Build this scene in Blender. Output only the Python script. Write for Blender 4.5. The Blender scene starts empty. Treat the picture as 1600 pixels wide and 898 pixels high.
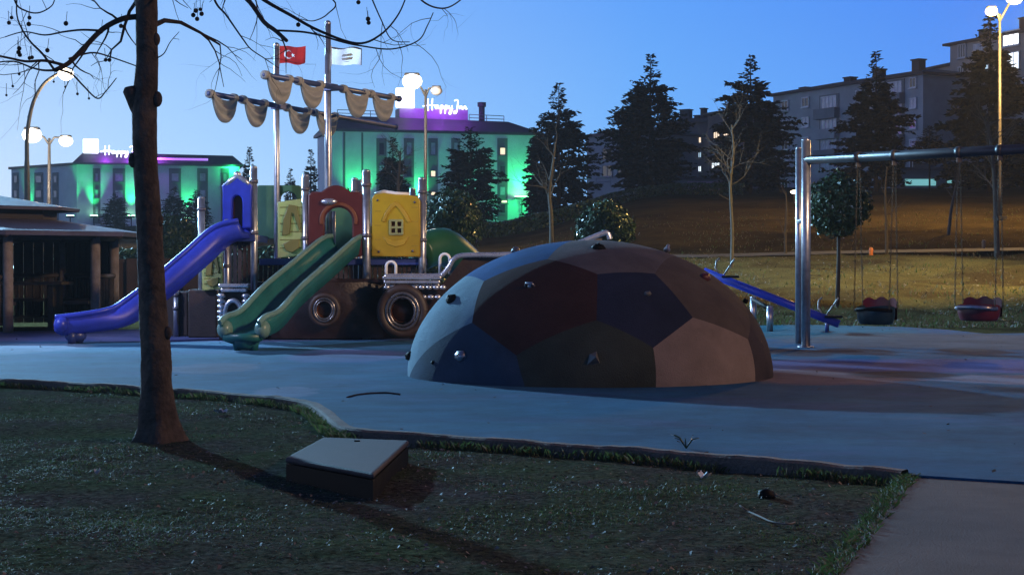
import bpy, bmesh, math, random
import numpy as np
from mathutils import Vector, Matrix, noise as mnoise
R = math.radians
sc = bpy.context.scene
COL = sc.collection
rnd = random.Random(7)

# ------------------------------------------------------------------ camera, sky, exposure
F = 2600.0                       # focal length in photo pixels (1600 wide)
PITCH = math.atan(34 / F)        # camera tips down a little
CAMZ = 1.0
cam = bpy.data.cameras.new('camera'); cam.sensor_width = 36; cam.lens = 36 * F / 1600
cam.clip_start = 0.1; cam.clip_end = 3000
co = bpy.data.objects.new('camera', cam); COL.objects.link(co)
co.location = (0, 0, CAMZ); co.rotation_euler = (R(90) - PITCH, 0, 0); sc.camera = co

w = bpy.data.worlds.new('World'); sc.world = w; w.use_nodes = True
nt = w.node_tree; bg = nt.nodes['Background']
sky = nt.nodes.new('ShaderNodeTexSky'); sky.sky_type = 'NISHITA'; sky.sun_disc = False
sky.sun_elevation = R(1.0); sky.sun_rotation = R(-60); sky.ozone_density = 6.0; sky.air_density = 1.3; sky.dust_density = 0.3
def wn(t, **k):
    n = nt.nodes.new(t)
    for a_, v_ in k.items(): setattr(n, a_, v_)
    return n
wtc = wn('ShaderNodeTexCoord')
# afterglow: brightness follows the angle from the set sun (low in the west, beyond the left edge)
wdot = wn('ShaderNodeVectorMath', operation='DOT_PRODUCT'); wdot.inputs[1].default_value = Vector((-.83, .55, .02)).normalized()
nt.links.new(wtc.outputs['Generated'], wdot.inputs[0])
wr = wn('ShaderNodeValToRGB'); e = wr.color_ramp.elements
SKY = [(0.0, (.045, .09, .20)), (.45, (.055, .14, .36)), (.56, (.045, .17, .70)), (.64, (.075, .29, .97)), (.74, (.15, .44, 1.02)), (.86, (.37, .64, 1.05)), (1.0, (.70, .78, 1.0))]
while len(e) < len(SKY): e.new(.5)
for k_, (p_, c_) in enumerate(SKY): e[k_].position = p_; e[k_].color = (*c_, 1)
wmr = wn('ShaderNodeMapRange'); wmr.inputs['From Min'].default_value = -1; wmr.inputs['From Max'].default_value = 1
nt.links.new(wdot.outputs['Value'], wmr.inputs['Value']); nt.links.new(wmr.outputs[0], wr.inputs[0])
# paler towards the horizon, deep towards the zenith
wsep = wn('ShaderNodeSeparateXYZ'); nt.links.new(wtc.outputs['Generated'], wsep.inputs[0])
wz = wn('ShaderNodeValToRGB'); e = wz.color_ramp.elements
ZEN = [(0.0, (1.75, 1.36, 1.08)), (.06, (1.28, 1.15, 1.02)), (.16, (.78, .84, .97)), (.35, (.26, .32, .42)), (.7, (.08, .10, .15))]
while len(e) < len(ZEN): e.new(.5)
for k_, (p_, c_) in enumerate(ZEN): e[k_].position = p_; e[k_].color = (*c_, 1)
nt.links.new(wsep.outputs['Z'], wz.inputs[0])
mx = wn('ShaderNodeMix', data_type='RGBA', blend_type='MULTIPLY'); mx.inputs[0].default_value = 1.0
nt.links.new(wr.outputs[0], mx.inputs[6]); nt.links.new(wz.outputs[0], mx.inputs[7])
ad = wn('ShaderNodeMix', data_type='RGBA', blend_type='ADD'); ad.inputs[0].default_value = .05
nt.links.new(mx.outputs[2], ad.inputs[6]); nt.links.new(sky.outputs[0], ad.inputs[7])
nt.links.new(ad.outputs[2], bg.inputs['Color']); bg.inputs['Strength'].default_value = 1.0

sun = bpy.data.lights.new('sun', 'SUN'); sun.energy = 0.02; sun.angle = R(10); sun.color = (1, .85, .7)
so = bpy.data.objects.new('sun', sun); COL.objects.link(so); so.rotation_euler = (R(87), 0, R(75 + 180))

sc.view_settings.view_transform = 'Standard'; sc.view_settings.look = 'None'
sc.view_settings.exposure = 0.0; sc.view_settings.gamma = 1.0; sc.view_settings.use_curve_mapping = False
sc.render.engine = 'CYCLES'
sc.cycles.use_denoising = True
sc.cycles.max_bounces = 6; sc.cycles.diffuse_bounces = 3; sc.cycles.glossy_bounces = 3
sc.cycles.sample_clamp_indirect = 3.0
sc.cycles.caustics_reflective = False; sc.cycles.caustics_refractive = False

# ------------------------------------------------------------------ pixel -> world helpers (photo pixels, 1600 x 898)
CP, SP = math.cos(PITCH), math.sin(PITCH)
def ray(px, py):
    dx = (px - 800) / F; dy = (449 - py) / F
    return Vector((dx, CP + dy * SP, -SP + dy * CP))
def at(px, py, Y):
    d = ray(px, py); t = Y / d.y
    return Vector((d.x * t, Y, CAMZ + d.z * t))
def gz(px, py, z=0.0):
    d = ray(px, py); t = (z - CAMZ) / d.z
    return Vector((d.x * t, d.y * t, z))
def ppm(Y): return F / Y

# ------------------------------------------------------------------ materials
MATS = {}
def mat(name, col, rough=0.6, metal=0.0, nscale=0.0, var=0.0, col2=None, bump=0.0, bscale=None, emit=None, estr=0.0, spec=None, detail=4):
    if name in MATS: return MATS[name]
    m = bpy.data.materials.new(name); m.use_nodes = True; MATS[name] = m
    n = m.node_tree.nodes; l = m.node_tree.links; b = n['Principled BSDF']
    b.inputs['Base Color'].default_value = (*col, 1); b.inputs['Roughness'].default_value = rough
    b.inputs['Metallic'].default_value = metal
    if spec is not None: b.inputs['Specular IOR Level'].default_value = spec
    tc = n.new('ShaderNodeTexCoord')
    if nscale:
        t = n.new('ShaderNodeTexNoise'); t.inputs['Scale'].default_value = nscale; t.inputs['Detail'].default_value = detail
        t.inputs['Roughness'].default_value = 0.65
        l.new(tc.outputs['Object'], t.inputs['Vector'])
        r = n.new('ShaderNodeValToRGB'); r.color_ramp.elements[0].position = 0.3; r.color_ramp.elements[1].position = 0.7
        c2 = col2 if col2 else tuple(min(1, c * (1 + var)) for c in col)
        c1 = col if col2 else tuple(c * (1 - var) for c in col)
        r.color_ramp.elements[0].color = (*c1, 1); r.color_ramp.elements[1].color = (*c2, 1)
        l.new(t.outputs['Fac'], r.inputs['Fac']); l.new(r.outputs['Color'], b.inputs['Base Color'])
        rr = n.new('ShaderNodeMapRange'); rr.inputs['To Min'].default_value = max(0, rough - .1); rr.inputs['To Max'].default_value = min(1, rough + .1)
        l.new(t.outputs['Fac'], rr.inputs['Value']); l.new(rr.outputs[0], b.inputs['Roughness'])
    if bump:
        t2 = n.new('ShaderNodeTexNoise'); t2.inputs['Scale'].default_value = bscale or 40; t2.inputs['Detail'].default_value = 5
        l.new(tc.outputs['Object'], t2.inputs['Vector'])
        bp = n.new('ShaderNodeBump'); bp.inputs['Strength'].default_value = bump; bp.inputs['Distance'].default_value = 0.02
        l.new(t2.outputs['Fac'], bp.inputs['Height']); l.new(bp.outputs[0], b.inputs['Normal'])
    if emit:
        b.inputs['Emission Color'].default_value = (*emit, 1); b.inputs['Emission Strength'].default_value = estr
    return m

M_steel = mat('brushed_steel', (.42, .42, .45), .35, .85, 14, .2)
M_chrome = mat('silver_paint', (.62, .62, .66), .28, .8, 9, .15)
M_zinc = mat('galvanised_pole', (.30, .29, .28), .5, .5, 6, .2)
M_clamp = mat('clamp_grey', (.12, .11, .13), .45, .4, 8, .2)
M_bluepl = mat('blue_plastic', (.035, .06, .50), .36, 0, 3, .25, detail=9)
M_darkbl = mat('navy_paint', (.03, .05, .22), .4, 0, 5, .12)
M_greenpl = mat('green_plastic', (.018, .14, .14), .38, 0, 3, .3, detail=9)
M_greenpl2 = mat('pale_green_plastic', (.19, .33, .29), .32, 0, 4, .12)
M_greentube = mat('tube_green', (.016, .085, .035), .4, 0, 4, .15)
M_yellow = mat('yellow_plastic', (.62, .42, .035), .4, 0, 5, .1)
M_yellow2 = mat('yellow_plastic_trim', (.42, .27, .02), .4, 0, 5, .1)
M_cream = mat('cream_plastic', (.50, .52, .24), .4, 0, 5, .12)
M_olive = mat('olive_plastic', (.16, .15, .04), .4, 0, 5, .12)
M_red = mat('oxide_red_plastic', (.085, .014, .009), .4, 0, 5, .15)
M_orange = mat('orange_plastic', (.17, .05, .016), .45, 0, 5, .15)
M_dgreen = mat('dark_green_panel', (.05, .14, .07), .5, 0, 5, .15)
M_brown = mat('brown_plastic', (.022, .010, .008), .38, 0, 4, .25, bump=.2, bscale=30)
M_brown2 = mat('brown_plank', (.03, .016, .013), .55, 0, 8, .3, bump=.2)
M_black = mat('black_plastic', (.005, .005, .0055), .6, 0, 10, .3, spec=.12)
M_sail = mat('sail_fibreglass', (.31, .30, .27), .6, 0, 7, .12, bump=.15)
M_pole_dark = mat('yard_blue', (.05, .07, .16), .4, .2, 6, .2)
M_white = mat('white_plastic', (.75, .75, .75), .4, 0, 5, .06)
M_flagred = mat('flag_red', (.45, .02, .02), .8, 0, 20, .1)
M_flagwhite = mat('flag_white', (.85, .85, .88), .8, 0, 20, .08)
M_flagdark = mat('flag_dark', (.06, .06, .08), .8, 0, 20, .1)
M_flaggrey = mat('flag_grey', (.30, .32, .30), .8, 0, 20, .1)
M_bark = mat('plane_bark', (.022, .015, .011), .92, 0, 8, .3, col2=(.12, .095, .075), bump=1.0, bscale=26, detail=8)
M_twig = mat('twig_bark', (.035, .026, .022), .9, 0, 12, .3)
M_palebark = mat('pale_bark', (.085, .075, .065), .85, 0, 9, .3, bump=.4)
M_darkbark = mat('dark_bark', (.05, .035, .025), .9, 0, 9, .3)
M_seed = mat('seed_ball', (.03, .022, .015), .95, 0, 40, .3, bump=.8, bscale=80)
M_conifer = mat('conifer_needles', (.007, .012, .009), .8, 0, 1.2, .3, col2=(.016, .022, .013), spec=.2)
M_leaf = mat('glossy_leaf', (.022, .048, .02), .3, 0, 3, .3, col2=(.05, .085, .03))
M_conc = mat('kerb_concrete', (.085, .062, .048), .95, 0, 3.5, .3, col2=(.20, .155, .13), bump=.8, bscale=50, detail=9)
M_slab = mat('slab_concrete', (.055, .040, .037), .95, 0, 2.2, .25, col2=(.105, .080, .075), bump=.4, bscale=120)

def translucent(m, f):
    n = m.node_tree.nodes; l = m.node_tree.links; b = n['Principled BSDF']
    tr = n.new('ShaderNodeBsdfTranslucent'); ms = n.new('ShaderNodeMixShader'); ms.inputs[0].default_value = f
    l.new(b.inputs['Base Color'].links[0].from_socket, tr.inputs['Color']); l.new(b.outputs[0], ms.inputs[1]); l.new(tr.outputs[0], ms.inputs[2]); l.new(ms.outputs[0], n['Material Output'].inputs['Surface'])
translucent(M_yellow, .5); translucent(M_cream, .5); translucent(M_bluepl, .25); translucent(M_greenpl2, .35); translucent(M_greenpl, .2); translucent(M_flagwhite, .5); translucent(M_flagred, .5); translucent(M_sail, .1)

# ------------------------------------------------------------------ mesh builder
def wloc(o):
    v = Vector((0, 0, 0))
    while o: v = v + o.location; o = o.parent
    return v
class MB:
    def __init__(s): s.v = []; s.f = []; s.mi = []; s.sm = []; s.cur = 0
    def add(s, verts, faces, smooth=False):
        b = len(s.v); s.v += [tuple(p) for p in verts]
        for f in faces: s.f.append(tuple(i + b for i in f)); s.mi.append(s.cur); s.sm.append(smooth)
        return s
    def box(s, c, size, rz=0, ax=None):
        hx, hy, hz = size[0] / 2, size[1] / 2, size[2] / 2
        m = Matrix.Rotation(rz, 3, 'Z') if ax is None else ax
        vs = [Vector(c) + m @ Vector((x * hx, y * hy, z * hz)) for x in (-1, 1) for y in (-1, 1) for z in (-1, 1)]
        return s.add(vs, [(0, 1, 3, 2), (4, 6, 7, 5), (0, 4, 5, 1), (2, 3, 7, 6), (0, 2, 6, 4), (1, 5, 7, 3)])
    def tube(s, pts, rad, n=8, caps=True, smooth=True, sq=1.0):
        pts = [Vector(p) for p in pts]
        if not isinstance(rad, (list, tuple)): rad = [rad] * len(pts)
        rings = []; prev = None
        for i, p in enumerate(pts):
            d = (pts[min(i + 1, len(pts) - 1)] - pts[max(i - 1, 0)])
            d = d.normalized() if d.length > 1e-9 else Vector((0, 0, 1))
            if prev is None:
                a = d.orthogonal().normalized()
            else:
                a = prev - d * prev.dot(d)
                a = a.normalized() if a.length > 1e-6 else d.orthogonal().normalized()
            prev = a; bb = d.cross(a)
            rings.append([p + (a * math.cos(2 * math.pi * k / n) + bb * math.sin(2 * math.pi * k / n) * sq) * rad[i] for k in range(n)])
        vs = [q for r_ in rings for q in r_]; fs = []
        for i in range(len(pts) - 1):
            for k in range(n):
                fs.append((i * n + k, i * n + (k + 1) % n, (i + 1) * n + (k + 1) % n, (i + 1) * n + k))
        if caps: fs += [tuple(reversed(range(n))), tuple(range((len(pts) - 1) * n, len(pts) * n))]
        return s.add(vs, fs, smooth)
    def ball(s, c, r, n=10, m=6, sc3=(1, 1, 1), jit=0, rng=None):
        c = Vector(c); vs = []; fs = []
        for j in range(1, m):
            th = math.pi * j / m
            for k in range(n):
                ph = 2 * math.pi * k / n; q = r * (1 + (rng.uniform(-jit, jit) if rng else 0))
                vs.append(c + Vector((math.sin(th) * math.cos(ph) * q * sc3[0], math.sin(th) * math.sin(ph) * q * sc3[1], math.cos(th) * q * sc3[2])))
        top = len(vs); vs += [c + Vector((0, 0, r * sc3[2])), c - Vector((0, 0, r * sc3[2]))]
        for j in range(m - 2):
            for k in range(n): fs.append((j * n + k, (j + 1) * n + k, (j + 1) * n + (k + 1) % n, j * n + (k + 1) % n))
        for k in range(n):
            fs.append((top, k, (k + 1) % n)); fs.append((top + 1, (m - 2) * n + (k + 1) % n, (m - 2) * n + k))
        return s.add(vs, fs, True)
    def prism(s, poly, off):                  # polygon (3D, planar) swept along off
        n = len(poly); a = [Vector(p) for p in poly]; b = [p + Vector(off) for p in a]
        return s.add(a + b, [tuple(range(n)), tuple(reversed(range(n, 2 * n)))] + [(i, i + n, (i + 1) % n + n, (i + 1) % n) for i in range(n)])
    def quad(s, a, b, c, d): return s.add([a, b, c, d], [(0, 1, 2, 3)])
    def grid(s, fn, nu, nv, smooth=True, wrap=False):
        vs = [fn(i / nu, j / nv) for i in range(nu + 1) for j in range(nv + 1)]
        fs = [(i * (nv + 1) + j, (i + 1) * (nv + 1) + j, (i + 1) * (nv + 1) + j + 1, i * (nv + 1) + j + 1) for i in range(nu) for j in range(nv)]
        return s.add(vs, fs, smooth)
    def build(s, name, mats, parent=None, origin=None, fix=True):
        if not isinstance(mats, (list, tuple)): mats = [mats]
        off = wloc(parent) if parent else Vector(origin) if origin is not None else Vector((0, 0, 0))
        me = bpy.data.meshes.new(name)
        a = np.array(s.v, dtype=np.float64) - np.array(off)
        me.from_pydata(a.tolist(), [], s.f)
        for m in mats: me.materials.append(m)
        me.polygons.foreach_set('material_index', s.mi); me.polygons.foreach_set('use_smooth', s.sm)
        if fix:
            bm = bmesh.new(); bm.from_mesh(me); bmesh.ops.recalc_face_normals(bm, faces=bm.faces); bm.to_mesh(me); bm.free()
        me.update()
        o = bpy.data.objects.new(name, me); COL.objects.link(o)
        if parent: o.parent = parent
        else: o.location = off
        return o
def bevel(o, wdt, seg=2):
    m = o.modifiers.new('bevel', 'BEVEL'); m.width = wdt; m.segments = seg; m.limit_method = 'ANGLE'; m.angle_limit = R(40)
    return o
def thing(name, label, cat, loc, group=None):
    o = bpy.data.objects.new(name, None); COL.objects.link(o); o.location = loc
    o['label'] = label; o['category'] = cat
    if group: o['group'] = group
    return o
def tag(o, label, cat, group=None):
    o['label'] = label; o['category'] = cat
    if group: o['group'] = group
    return o
def kind(o, k): o['kind'] = k; return o

def panel(name, outlines, thick, bev, frame, mat_, parent):
    """flat board with holes: 2D outlines in a frame (origin, u, v); thickness along u x v"""
    cu = bpy.data.curves.new(name, 'CURVE'); cu.dimensions = '2D'; cu.fill_mode = 'BOTH'
    cu.extrude = thick / 2; cu.bevel_depth = bev; cu.bevel_resolution = 2
    for ol in outlines:
        sp = cu.splines.new('POLY'); sp.points.add(len(ol) - 1); sp.use_cyclic_u = True
        for i, (x, y) in enumerate(ol): sp.points[i].co = (x, y, 0, 1)
    tmp = bpy.data.objects.new('tmp_outline', cu)
    me = bpy.data.meshes.new_from_object(tmp); bpy.data.objects.remove(tmp); bpy.data.curves.remove(cu)
    o_, u, v = frame; u = Vector(u).normalized(); v = Vector(v).normalized(); n = u.cross(v)
    off = wloc(parent) if parent else Vector((0, 0, 0))
    for vt in me.vertices: vt.co = Vector(o_) + u * vt.co.x + v * vt.co.y + n * vt.co.z - off
    me.name = name; me.materials.clear(); me.materials.append(mat_); me.update()
    o = bpy.data.objects.new(name, me); COL.objects.link(o)
    if parent: o.parent = parent
    return o
def pxpanel(name, outs, Y, thick, mat_, parent, bev=.012):
    """outlines in photo pixels, standing in the plane Y"""
    res = []
    for ol in outs:
        res.append([(at(x, y, Y).x, at(x, y, Y).z) for x, y in ol])
    return panel(name, res, thick, bev, ((0, Y, 0), (1, 0, 0), (0, 0, 1)), mat_, parent)
def arc(cx, cy, rx, ry, a0, a1, n=14):
    return [(cx + rx * math.cos(R(a0 + (a1 - a0) * i / n)), cy - ry * math.sin(R(a0 + (a1 - a0) * i / n))) for i in range(n + 1)]
def rrect(x0, y0, x1, y1, r, n=4):
    return arc(x1 - r, y0 + r, r, r, 0, 90, n) + arc(x0 + r, y0 + r, r, r, 90, 180, n) + arc(x0 + r, y1 - r, r, r, 180, 270, n) + arc(x1 - r, y1 - r, r, r, 270, 360, n)
def crspline(pts, n=8):
    pts = [Vector(p) for p in pts]; out = []
    for i in range(len(pts) - 1):
        p0 = pts[max(i - 1, 0)]; p1 = pts[i]; p2 = pts[i + 1]; p3 = pts[min(i + 2, len(pts) - 1)]
        for k in range(n):
            t = k / n
            out.append(.5 * ((2 * p1) + (p2 - p0) * t + (2 * p0 - 5 * p1 + 4 * p2 - p3) * t * t + (3 * p1 - p0 - 3 * p2 + p3) * t ** 3))
    out.append(pts[-1]); return out
def light(name, loc, power, col, parent=None, radius=.15, spot=None, aim=None, blend=.6):
    l = bpy.data.lights.new(name, 'SPOT' if spot else 'POINT'); l.energy = power; l.color = col; l.shadow_soft_size = radius
    o = bpy.data.objects.new(name, l); COL.objects.link(o)
    o.location = Vector(loc) - (wloc(parent) if parent else Vector((0, 0, 0)))
    if parent: o.parent = parent
    if spot:
        l.spot_size = R(spot); l.spot_blend = blend
        o.rotation_euler = (Vector(aim) - Vector(loc)).to_track_quat('-Z', 'Y').to_euler()
    return o

# ------------------------------------------------------------------ ground
def terr(x, y):
    prof = np.interp(y, [0, 26.6, 29, 33, 45, 75, 228, 420, 900], [0, 0, .02, .2, 1.2, 3.9, 11.2, 14, 16])
    u = x / max(y, 1.0)
    t = min(1, max(0, (u + .02) / .12)); t = t * t * (3 - 2 * t)
    f = .58 + .45 * t + .2 * max(0, min(.35, u - .1))
    return -0.05 + prof * f
def onterr(px, Y): 
    x = (px - 800) / F * Y * 1.0
    return Vector((x, Y, terr(x, Y)))

def make_ground():
    m = bpy.data.materials.new('park_grass'); m.use_nodes = True; n = m.node_tree.nodes; l = m.node_tree.links; b = n['Principled BSDF']
    b.inputs['Roughness'].default_value = 1.0; b.inputs['Specular IOR Level'].default_value = 0
    tc = n.new('ShaderNodeTexCoord')
    def nz(s, d=6, ro=.6):
        t = n.new('ShaderNodeTexNoise'); t.inputs['Scale'].default_value = s; t.inputs['Detail'].default_value = d; t.inputs['Roughness'].default_value = ro
        l.new(tc.outputs['Object'], t.inputs['Vector']); return t
    def ramp(t, p0, c0, p1, c1):
        r = n.new('ShaderNodeValToRGB'); e = r.color_ramp.elements
        e[0].position = p0; e[0].color = (*c0, 1); e[1].position = p1; e[1].color = (*c1, 1); l.new(t.outputs['Fac'], r.inputs['Fac']); return r
    a = ramp(nz(1.1, 8, .75), .36, (.068, .060, .058), .62, (.055, .074, .042))       # soil to thin grass
    c = ramp(nz(.3, 9, .75), .40, (.045, .032, .016), .60, (.10, .088, .036))            # drier turf
    d = ramp(nz(30, 5, .75), .36, (.35, .35, .35), .68, (1.8, 1.8, 1.8))
    sep = n.new('ShaderNodeSeparateXYZ'); l.new(tc.outputs['Object'], sep.inputs[0])
    mr = n.new('ShaderNodeMapRange'); mr.inputs['From Min'].default_value = 14; mr.inputs['From Max'].default_value = 26
    l.new(sep.outputs['Y'], mr.inputs['Value'])
    mxa = n.new('ShaderNodeMix'); mxa.data_type = 'RGBA'; l.new(mr.outputs[0], mxa.inputs[0]); l.new(a.outputs[0], mxa.inputs[6]); l.new(c.outputs[0], mxa.inputs[7])
    mxb = n.new('ShaderNodeMix'); mxb.data_type = 'RGBA'; mxb.blend_type = 'MULTIPLY'; mxb.inputs[0].default_value = 1
    mr2 = n.new('ShaderNodeMapRange'); mr2.inputs['From Min'].default_value = 44; mr2.inputs['From Max'].default_value = 47
    l.new(sep.outputs['Y'], mr2.inputs['Value'])
    up = ramp(nz(.2, 8, .75), .38, (.022, .017, .010), .62, (.060, .046, .022))
    mxu = n.new('ShaderNodeMix'); mxu.data_type = 'RGBA'; l.new(mr2.outputs[0], mxu.inputs[0]); l.new(mxa.outputs[2], mxu.inputs[6]); l.new(up.outputs[0], mxu.inputs[7])
    l.new(mxu.outputs[2], mxb.inputs[6]); l.new(d.outputs[0], mxb.inputs[7]); l.new(mxb.outputs[2], b.inputs['Base Color'])
    bp = n.new('ShaderNodeBump'); bp.inputs['Strength'].default_value = .8; bp.inputs['Distance'].default_value = .04
    l.new(nz(18, 6, .7).outputs['Fac'], bp.inputs['Height']); l.new(bp.outputs[0], b.inputs['Normal'])
    us = np.linspace(-1.3, 1.3, 260); ys = np.concatenate([np.linspace(1.5, 13, 150), np.linspace(13.3, 60, 120), np.geomspace(61, 1500, 80)])
    mb = MB(); vs = []
    for y in ys:
        for u in us:
            x = u * max(y, 6) ; z = terr(x, y)
            if y < 13: z += .022 * mnoise.noise((x * 1.4, y * 1.4, 3)) + .012 * mnoise.noise((x * 6, y * 6, 9))
            elif y > 28: z += min(1, (y - 28) / 10) * (.16 * mnoise.noise((x * .25, y * .2, 3)) + .07 * mnoise.noise((x * .9, y * .9, 1)) + .03 * mnoise.noise((x * 3, y * 3, 1)))
            vs.append((x, y, z))
    nu = len(us); fs = [(j * nu + i, j * nu + i + 1, (j + 1) * nu + i + 1, (j + 1) * nu + i) for j in range(len(ys) - 1) for i in range(nu - 1)]
    mb.add(vs, fs, True)
    return kind(mb.build('ground', m, fix=False), 'structure')
make_ground()

kerb_px = [(-260, 580), (-100, 587), (0, 594), (110, 599), (220, 606), (330, 613), (420, 621), (470, 627), (498, 633), (516, 642), (530, 655), (545, 667), (575, 674), (680, 681), (800, 690), (950, 701), (1100, 712), (1260, 725), (1420, 738)]
kerb_line = [gz(x, y) for x, y in kerb_px]
kl = crspline(kerb_line, 14)
slab_edge = [gz(1420, 741), gz(1600, 752), gz(1800, 764), gz(2100, 782)]
back = [gz(x, y) for x, y in [(2300, 530), (1900, 522), (1620, 520), (1540, 521), (1470, 514), (1400, 510), (1250, 507), (1100, 510), (700, 509), (400, 511), (100, 516), (-300, 522), (-700, 540)]]

def rubber_mat(name, c1, c2, sc_=0.9):
    m = mat(name, c1, .85, 0, sc_, .2, col2=c2, bump=.35, bscale=160, spec=.25, detail=8); return m
M_rub = rubber_mat('rubber_blue', (.050, .135, .20), (.075, .185, .255))
M_rubp = rubber_mat('rubber_violet', (.085, .10, .26), (.13, .15, .34))
M_rubk = rubber_mat('rubber_rose', (.17, .13, .17), (.24, .19, .23))
M_rubl = rubber_mat('rubber_pale', (.20, .26, .36), (.28, .36, .45))
M_rubd = rubber_mat('rubber_worn_dark', (.022, .018, .03), (.045, .035, .045))
M_rubt = rubber_mat('rubber_teal', (.04, .17, .22), (.07, .23, .28))
M_rubm = rubber_mat('rubber_maroon', (.055, .035, .05), (.085, .055, .07))

def sheet(name, pts, z, m, thick=.0, kindname='structure', parent=None):
    cu = [(p.x, p.y) for p in pts]
    o = panel(name, [cu], max(thick, .001), 0, ((0, 0, z - thick / 2), (1, 0, 0), (0, 1, 0)), m, parent)
    if kindname: kind(o, kindname)
    return o
def rubber_floor_mat():
    m = bpy.data.materials.new('rubber_floor'); m.use_nodes = True; n = m.node_tree.nodes; l = m.node_tree.links; b = n['Principled BSDF']
    b.inputs['Roughness'].default_value = .85; b.inputs['Specular IOR Level'].default_value = .1
    tc = n.new('ShaderNodeTexCoord')
    def nz(s_, d=6, ro=.65, loc=(0, 0, 0), scl=(1, 1, 1)):
        mp = n.new('ShaderNodeMapping'); mp.inputs['Location'].default_value = loc; mp.inputs['Scale'].default_value = scl; l.new(tc.outputs['Object'], mp.inputs[0])
        t = n.new('ShaderNodeTexNoise'); t.inputs['Scale'].default_value = s_; t.inputs['Detail'].default_value = d; t.inputs['Roughness'].default_value = ro
        l.new(mp.outputs[0], t.inputs['Vector']); return t.outputs['Fac']
    def mrange(x, a, c, lo=0, hi=1):
        r_ = n.new('ShaderNodeMapRange'); r_.inputs['From Min'].default_value = a; r_.inputs['From Max'].default_value = c; r_.inputs['To Min'].default_value = lo; r_.inputs['To Max'].default_value = hi; l.new(x, r_.inputs['Value']); return r_.outputs[0]
    def mixc(f, a, c, mode='MIX'):
        x = n.new('ShaderNodeMix'); x.data_type = 'RGBA'; x.blend_type = mode
        if isinstance(f, float): x.inputs[0].default_value = f
        else: l.new(f, x.inputs[0])
        for k_, v_ in ((6, a), (7, c)):
            if isinstance(v_, tuple): x.inputs[k_].default_value = (*v_, 1)
            else: l.new(v_, x.inputs[k_])
        return x.outputs[2]
    def math_(op, a, c):
        x = n.new('ShaderNodeMath'); x.operation = op
        for k_, v_ in ((0, a), (1, c)):
            if isinstance(v_, (int, float)): x.inputs[k_].default_value = v_
            else: l.new(v_, x.inputs[k_])
        return x.outputs[0]
    col = mixc(mrange(nz(.45, 8, .7), .38, .64), (.020, .088, .180), (.034, .130, .225))
    col = mixc(mrange(nz(.7, 8, .7, (7, 3, 0), (.6, 1.4, 1)), .52, .68, 0, .45), col, (.075, .10, .24))
    col = mixc(mrange(nz(1.1, 9, .75, (2, 9, 0), (.4, 1.2, 1)), .56, .70, 0, .3), col, (.13, .14, .20))
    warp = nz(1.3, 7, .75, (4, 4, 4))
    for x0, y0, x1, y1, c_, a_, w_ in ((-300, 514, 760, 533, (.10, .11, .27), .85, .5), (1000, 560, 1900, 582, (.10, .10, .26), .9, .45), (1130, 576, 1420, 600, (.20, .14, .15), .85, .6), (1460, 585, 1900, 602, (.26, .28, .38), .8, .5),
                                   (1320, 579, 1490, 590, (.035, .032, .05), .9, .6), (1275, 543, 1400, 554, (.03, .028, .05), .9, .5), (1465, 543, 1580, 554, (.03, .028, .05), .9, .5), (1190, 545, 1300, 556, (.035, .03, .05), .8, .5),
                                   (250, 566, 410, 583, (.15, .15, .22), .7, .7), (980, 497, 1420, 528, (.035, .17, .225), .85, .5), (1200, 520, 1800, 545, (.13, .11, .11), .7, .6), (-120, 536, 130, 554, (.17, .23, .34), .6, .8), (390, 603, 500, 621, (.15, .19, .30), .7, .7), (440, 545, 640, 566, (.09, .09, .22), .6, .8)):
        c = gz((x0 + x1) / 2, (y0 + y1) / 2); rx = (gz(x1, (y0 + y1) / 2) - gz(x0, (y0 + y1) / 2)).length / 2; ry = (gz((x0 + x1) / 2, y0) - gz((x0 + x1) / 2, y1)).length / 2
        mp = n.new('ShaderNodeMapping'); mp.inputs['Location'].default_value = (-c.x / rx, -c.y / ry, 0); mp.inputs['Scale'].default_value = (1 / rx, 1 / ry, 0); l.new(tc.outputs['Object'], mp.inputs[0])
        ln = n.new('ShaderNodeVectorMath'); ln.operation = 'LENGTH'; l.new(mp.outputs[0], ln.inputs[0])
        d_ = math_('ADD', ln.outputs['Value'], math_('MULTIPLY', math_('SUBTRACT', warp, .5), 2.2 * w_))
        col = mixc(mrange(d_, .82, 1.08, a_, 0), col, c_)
    grit = mrange(nz(190, 2, .6), .3, .7, .72, 1.28); sh = n.new('ShaderNodeCombineColor'); [l.new(grit, sh.inputs[k_]) for k_ in range(3)]
    col = mixc(1.0, col, sh.outputs[0], 'MULTIPLY')
    dirt = mrange(nz(.9, 10, .8, (1, 5, 2)), .36, .6, .60, 1.10); sh2 = n.new('ShaderNodeCombineColor'); [l.new(dirt, sh2.inputs[k_]) for k_ in range(3)]
    col = mixc(1.0, col, sh2.outputs[0], 'MULTIPLY'); l.new(col, b.inputs['Base Color'])
    bp = n.new('ShaderNodeBump'); bp.inputs['Strength'].default_value = .4; bp.inputs['Distance'].default_value = .015; l.new(nz(120, 4), bp.inputs['Height']); l.new(bp.outputs[0], b.inputs['Normal'])
    return m
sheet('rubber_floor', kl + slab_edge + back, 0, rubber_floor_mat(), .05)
# raised seam in the rubber
mb = MB(); mb.tube([gz(x, y) for x, y in [(542, 621), (556, 617), (580, 614.5), (605, 614.5), (625, 617)]], .015, 6, sq=.45); kind(mb.build('rubber_seam', M_rubd), 'structure')

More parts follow.
